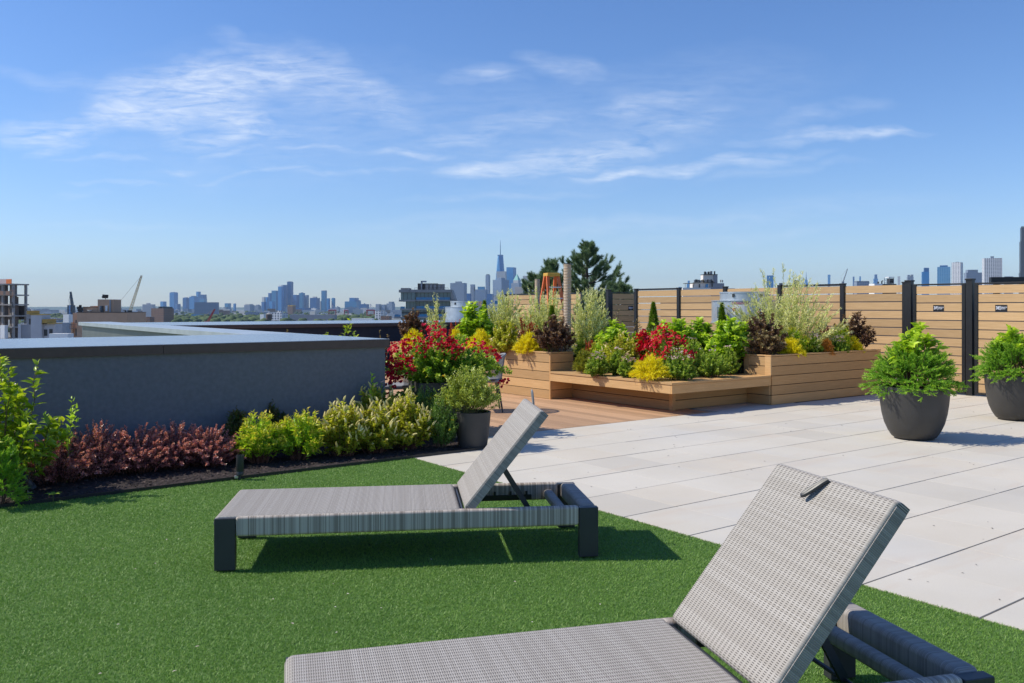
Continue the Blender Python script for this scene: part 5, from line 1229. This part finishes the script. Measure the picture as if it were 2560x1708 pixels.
T(S,'slender pale tower between the needle tower and the thin crane',2069,2076.5,687,7800,'blue',30,parts=())
T(S,'thin blue tower left of the low dark slab on the right skyline',2131.5,2136.5,692,7600,'deep',20)
T(S,'very pale thin tower behind the low dark slab on the right skyline',2148,2152.5,691,8000,'blue',20,parts=())
T('office_block','low dark slab above the fence left of the stepped blue tower',2137,2170.5,704.5,1600,'grey',8,cat='building',parts=((.02,.98,703.4,704.5,'dark','roof_edge'),))
T(S,'blue tower with stepped shoulders above the fence',2181.5,2197,708,7000,'blue',15,parts=((.12,.85,697,708,'blue','shoulder'),(.3,.72,686.5,697,'deep','upper_tower')))
def roofgear():
    d=260; t=thing('rooftop_plant','white roof with black mechanical frame and pipes above the fence','rooftop plant',AT(2215,d,0),0); k=d/FX; z=lambda y: ZA(y,d); x=lambda p:(p-2215)*k
    b=MB(); b.box(x(2186),x(2206),0,4,GZ,z(709.5)); b.build('white_roof',F['white_m'],t); b=MB(); b.box(x(2203)+.01,x(2242),.2,4,GZ,z(710)); b.build('dark_base',F['black'],t)
    b=MB()
    for px in (2215,2221,2227,2238): b.bar((x(px),1,z(710)),(x(px),1,z(694)),.12,.12)
    for y in (700,707): b.bar((x(2214),1,z(y)),(x(2239),1,z(y)),.1,.1)
    b.build('steel_frame',F['slab'],t); b=MB(); b.box(x(2229),x(2238.5),1.2,3,z(709),z(696)); b.build('louvre_box',F['black'],t); b=MB(); b.box(x(2225),x(2239),.8,3.2,z(694),z(692)); b.build('white_hood',F['white_m'],t)
    b=MB(); b.tube([(x(2208),1,z(710)),(x(2208),1,z(703)),(x(2211),1,z(702))],.2,6); b.tube([(x(2199),1,z(709)),(x(2199),1,z(704))],.25,6); b.build('pipes',F['black'],t)
roofgear()
T(S,'very pale slim tower right of the black rooftop frame',2243.5,2251.5,691,7600,'pale',25,parts=())
T(S,'grey stone tower with twin turrets above the fence',2267,2283.5,693,3600,'grey',15,parts=((.05,.4,687.5,693,'grey','turret'),(.6,.98,687,693,'grey','turret')))
T(S,'blue grey tower with a curved left edge and dark top',2303,2323.5,680,3300,'blue',20,parts=((.3,.98,670,680,'deep','roof_screen'),))
T(S,'blue glass tower with a white side left of the white grid tower',2340,2379,668,3000,'bluewin',28,top=(.6,4,'deep'),parts=((.62,1.0,668.2,760,'blue','pale_face'),))
T(S,'white grid tower between blue glass tower and dark blocky tower',2378.8,2408,656.5,2900,'white',42,top=(.3,1.5,'grey'))
T(S,'dark grey blocky tower with a lower right shoulder',2412.6,2453,682,2800,'grey',10,depth=.5,parts=((.1,.72,675,682,'grey','upper_block'),))
T(S,'wide white tower with a grid of dark windows, tallest of the white ones',2458,2502.5,646,2600,'white',16,depth=.5,top=(.18,5,'grey'))
T('office_block','small pale block peeping above the black pergola beam',2510,2532.5,691.5,2600,'pale',20,cat='building')
def dark_tower():
    d=2500; t=thing(S,'very tall dark fluted tower at the photo edge',S,AT(2566,d,0),R(-24)); k=d/FX; z=lambda y: ZA(y,d)
    for (h,y0,y1) in ((20,900,682),(18.5,682,604),(16.5,604,569)):
        q=h*k; b=MB(); b.box(-q*.74,q*.74,-q*.74,q*.74,max(GZ,z(y0)),z(y1)-.02); b.build('shaft_stage',F['dark'],t)
    q=15*k; b=MB(); 
    for i in range(8): a=-q*.72+q*1.44*i/8; b.box(a,a+q*.1,-q*.72,-q*.62,z(569),z(566)); b.box(-q*.72,-q*.62,a,a+q*.1,z(569),z(566.2))
    b.build('crown_fins',F['dark'],t)
dark_tower()
# low hazy city and tree cover
def lowcity():
    rr=random.Random(31); g='low buildings in the hazy distance'; lab='small hazy low building in the far city below the skyline'
    for i in range(150):
        x=rr.uniform(46,1000) if i<120 else rr.uniform(1120,1240); d=rr.uniform(2400,7000); w=rr.uniform(22,80); h=rr.uniform(9,26)+ (rr.random()<.2)*rr.uniform(8,22)
        b=MB(); b.box(-w/2,w/2,-8,8,GZ,GZ+h)
        if rr.random()<.4: b.box(-w*.2,w*.1,-4,4,GZ+h,GZ+h+4)
        o=b.build('low_building',F[rr.choice(['grey','pale','brick','white','grey','pale','cmu'])]); o.location=AT(x,d,0); o.rotation_euler=(0,0,rr.uniform(-.5,.5)); tag(o,lab,'building',g)
    for i in range(14):
        x=rr.uniform(60,160); d=rr.uniform(700,1500); w=rr.uniform(14,36); h=rr.uniform(9,15)
        b=MB(); b.box(-w/2,w/2,-8,8,GZ,GZ+h); o=b.build('low_building',F[rr.choice(['grey','pale','brick','cmu'])]); o.location=AT(x,d,0); tag(o,lab,'building',g)
lowcity()
def fartrees():
    rng=np.random.default_rng(5); V=[];Fc=[];rn=[]
    bm=bmesh.new(); bmesh.ops.create_icosphere(bm,subdivisions=2,radius=1); base=np.array([tuple(v.co) for v in bm.verts]); fc=np.array([[v.index for v in f.verts] for f in bm.faces]); bm.free()
    off=0
    for i in range(760):
        if i<430: x=rng.uniform(430,960); d=rng.uniform(1350,2300)
        elif i<600: x=rng.uniform(40,200); d=rng.uniform(900,2600)
        else: x=rng.uniform(420,960); d=rng.uniform(2300,5000)
        s=rng.uniform(4,8.5)*np.array([1.15,1.15,.85]); c=np.array(AT(x,d,GZ+rng.uniform(5,9)))
        v=base*(1+rng.normal(scale=.13,size=(len(base),1)))*s+c; V.append(v); Fc.append(fc+off); off+=len(base); rn.append(np.full(len(base),rng.uniform(0,1))+rng.normal(scale=.12,size=len(base)))
    m=NT('far_tree_foliage'); m.base(m.ramp(m.attr('rnd'),[(0,(.028,.055,.018)),(.5,(.05,.09,.025)),(1,(.085,.125,.035))]),.9)
    o=mesh_np('far_trees',np.concatenate(V),np.concatenate(Fc),m.m,None,{'rnd':np.clip(np.concatenate(rn),0,1)}); tag(o,'band of distant green tree tops between the far buildings','trees',kind='stuff')
fartrees()
def ground():
    n=NT('far_city_ground'); v=n.coords((.004,.004,.004)); c=n.ramp(n.noise(v,3,6,.65),[(.3,(.05,.075,.035)),(.5,(.16,.16,.155)),(.7,(.25,.245,.24))]); n.base(c,.9)
    b=MB(); b._add([(-14000,-80,GZ),(14000,-80,GZ),(14000,17500,GZ),(-14000,17500,GZ)],[(0,1,2,3)]); struct(b.build('ground',n.m),'far city ground stretching to the horizon','ground')
    V=[];Fq=[]; rng=random.Random(2); N=160
    for i in range(N+1):
        x=-13000+16500*i/N; h=16+9*math.sin(i*.11+1)+5*math.sin(i*.31)+rng.uniform(-1.2,1.2)
        h*=1 if x<-1500 else max(.3,1-(x+1500)/3500)
        y=15500-abs(x+3000)*.12
        V+= [(x,y-500,GZ),(x,y,GZ+(29+h)),(x,y+900,GZ+(29+h)*.9)]
        if i: 
            a=3*(i-1); Fq+=[(a,a+3,a+4,a+1),(a+1,a+4,a+5,a+2)]
    b=MB(); b._add(V,Fq); struct(b.build('hills',mat('wooded_hills',(.04,.065,.03),(.07,.10,.05),.002,.95),smooth=True),'low wooded hills along the far horizon','hills')
ground()
# ---------------------------------------------------------------- air, sky, sun, camera
HAZE=4.2e-5
def haze():
    b=MB(); b.box(-14500,14500,-120,17600,GZ-1,640)
    n=NT('haze_air'); n.n.remove(n.b); pv=n.n.new('ShaderNodeVolumePrincipled'); pv.inputs['Color'].default_value=(.58,.79,1,1); pv.inputs['Density'].default_value=HAZE; pv.inputs['Anisotropy'].default_value=0.0
    n.t.links.new(pv.outputs[0],n.out.inputs['Volume']); o=b.build('haze',n.m); tag(o,'thin blue summer haze over the city','haze',kind='stuff')
haze()
SUN_EL=R(47); SUN_AZ=math.atan2(.04,-1)      # direction towards the sun
sd=Vector((math.cos(SUN_EL)*math.cos(SUN_AZ),math.cos(SUN_EL)*math.sin(SUN_AZ),math.sin(SUN_EL)))
L=bpy.data.lights.new('sun','SUN'); L.energy=4.0; L.angle=R(.5); L.color=(1,.94,.81)
lo=bpy.data.objects.new('sun',L); C.objects.link(lo); lo.rotation_euler=sd.to_track_quat('Z','Y').to_euler()
W=bpy.data.worlds.new('World'); SC.world=W; W.use_nodes=True
class WN(NT):
    def __init__(s,w): s.t=w.node_tree; s.n=s.t.nodes
w=WN(W); bg=w.n['Background']
sky=w.n.new('ShaderNodeTexSky'); sky.sky_type='NISHITA'; sky.sun_disc=False; sky.sun_elevation=SUN_EL; sky.sun_rotation=math.atan2(sd.x,sd.y); sky.altitude=40; sky.air_density=1.0; sky.dust_density=.25; sky.ozone_density=2.2
tc=w.n.new('ShaderNodeTexCoord'); sp=w.n.new('ShaderNodeSeparateXYZ'); w.put(sp.inputs[0],tc.outputs['Generated'])
yy=w.math('MAXIMUM',sp.outputs[1],.02); s_=w.math('DIVIDE',sp.outputs[0],yy); t_=w.math('DIVIDE',sp.outputs[2],yy)
cb=w.n.new('ShaderNodeCombineXYZ'); w.put(cb.inputs[0],s_); w.put(cb.inputs[1],t_)
# cirrus: (centre x,y  radii  tilt  strength) measured on the sky, turned into directions
CL=[(470,225,235,75,-10,.85),(560,185,200,45,-6,.5),(142,325,125,34,3,.95),(615,298,100,36,8,.8),(354,292,130,36,4,.7),(790,178,140,75,28,.5),(985,262,75,50,40,.4),(533,347,140,22,-3,.6),(1007,390,90,11,2,.6),(1186,425,115,20,-5,.9),(1440,392,250,32,-8,.75),(1740,419,290,17,-5,.85),(1505,442,75,8,-2,.75),(2062,346,190,18,-6,.75),(2235,322,85,13,-6,.7),(1219,196,100,26,-4,.5),(1400,160,110,32,10,.45),(1630,246,120,24,-12,.4),(2060,292,160,22,-14,.32),(147,374,60,11,-4,.55),(600,380,80,8,-3,.45),(452,418,70,7,-3,.45),(660,438,130,6,-3,.45),(817,377,75,8,3,.5),(1465,572,430,22,-3,.32),(200,485,70,8,0,.25),(2000,530,330,30,-5,.2),(1100,560,300,20,-3,.25),(1150,345,130,16,-5,.4),(120,190,170,22,8,.3),(700,335,120,14,-4,.4),(300,455,110,7,-2,.4),(1310,300,120,22,-8,.35),(880,440,120,7,-2,.35),(1700,300,130,22,-10,.35),(950,210,120,26,14,.3),(250,400,90,7,0,.35),(1250,500,240,12,-2,.3),(640,120,120,22,12,.3),(1950,430,200,14,-6,.3),(330,560,260,10,0,.22),(1850,590,300,14,-3,.25),(1560,310,470,140,-12,.28),(700,300,560,170,0,.3)]
tot=None
def fiber(rot,sx,sy,scale,det,seed):
    mp=w.n.new('ShaderNodeMapping'); mp.inputs['Rotation'].default_value=(0,0,rot); mp.inputs['Scale'].default_value=(sx,sy,1); mp.inputs['Location'].default_value=(seed,seed*.7,0); w.put(mp.inputs[0],cb.outputs[0]); return w.noise(mp.outputs[0],scale,det,.62,.9)
warp=w.n.new('ShaderNodeTexNoise'); warp.inputs['Scale'].default_value=9; warp.inputs['Detail'].default_value=4; w.put(warp.inputs['Vector'],cb.outputs[0])
wv=w.n.new('ShaderNodeVectorMath'); wv.operation='MULTIPLY_ADD'; w.put(wv.inputs[0],warp.outputs['Color']); wv.inputs[1].default_value=(.14,.055,0); 
sub=w.n.new('ShaderNodeVectorMath'); sub.operation='SUBTRACT'; w.put(sub.inputs[0],cb.outputs[0]); sub.inputs[1].default_value=(.07,.0275,0); w.put(wv.inputs[2],sub.outputs[0])
for (x,y,rx,ry,tilt,st) in CL:
    mp=w.n.new('ShaderNodeMapping'); mp.vector_type='TEXTURE'; mp.inputs['Location'].default_value=((x-CX)/FX,(HY-y)/FX,0); mp.inputs['Rotation'].default_value=(0,0,R(-tilt)); mp.inputs['Scale'].default_value=(rx*1.25/FX,ry*1.25/FX,1); w.put(mp.inputs[0],wv.outputs[0])
    ln=w.n.new('ShaderNodeVectorMath'); ln.operation='LENGTH'; w.put(ln.inputs[0],mp.outputs[0])
    m=w.math('MULTIPLY',w.math('POWER',w.math('SUBTRACT',1.0,ln.outputs['Value'],clamp=True),.8),st)
    tot=m if tot is None else w.math('ADD',tot,m)
f1=fiber(R(-13),6,34,2.3,10,1.3); f2=fiber(R(24),7,30,3.6,9,4.1); ff=w.math('ADD',w.math('MULTIPLY',f1,.62),w.math('MULTIPLY',f2,.38))
tx=w.math('MULTIPLY_ADD',ff,3.4,-1.12,clamp=True)
cl=w.math('MULTIPLY',w.math('MULTIPLY',w.math('MINIMUM',tot,1.1),tx),.68,clamp=True)
SKY=.103
hs=w.n.new('ShaderNodeHueSaturation'); hs.inputs['Saturation'].default_value=1.15; hs.inputs['Value'].default_value=1.0; w.put(hs.inputs['Color'],sky.outputs[0])
tint=w.mix(1.0,hs.outputs[0],(.90,1.0,1.25),'MULTIPLY'); mixc=w.mix(cl,tint,(7.4,8.0,9.0))
w.put(bg.inputs['Color'],mixc); bg.inputs['Strength'].default_value=SKY
cam=bpy.data.cameras.new('camera'); co=bpy.data.objects.new('camera',cam); C.objects.link(co); SC.camera=co
co.location=(0,0,HC); co.rotation_euler=(R(90),0,0); cam.sensor_width=36; cam.lens=FX/2560*36; cam.shift_y=-(1708/2-HY)/2560; cam.clip_start=.05; cam.clip_end=60000
SC.view_settings.view_transform='Standard'; SC.view_settings.look='None'; SC.view_settings.gamma=1; SC.view_settings.exposure=.28
SC.cycles.max_bounces=7; SC.cycles.diffuse_bounces=4; SC.cycles.glossy_bounces=3; SC.cycles.transmission_bounces=4; SC.cycles.volume_bounces=0; SC.cycles.transparent_max_bounces=6
SC.cycles.use_denoising=True; SC.cycles.sample_clamp_indirect=6; SC.cycles.caustics_reflective=False; SC.cycles.caustics_refractive=False
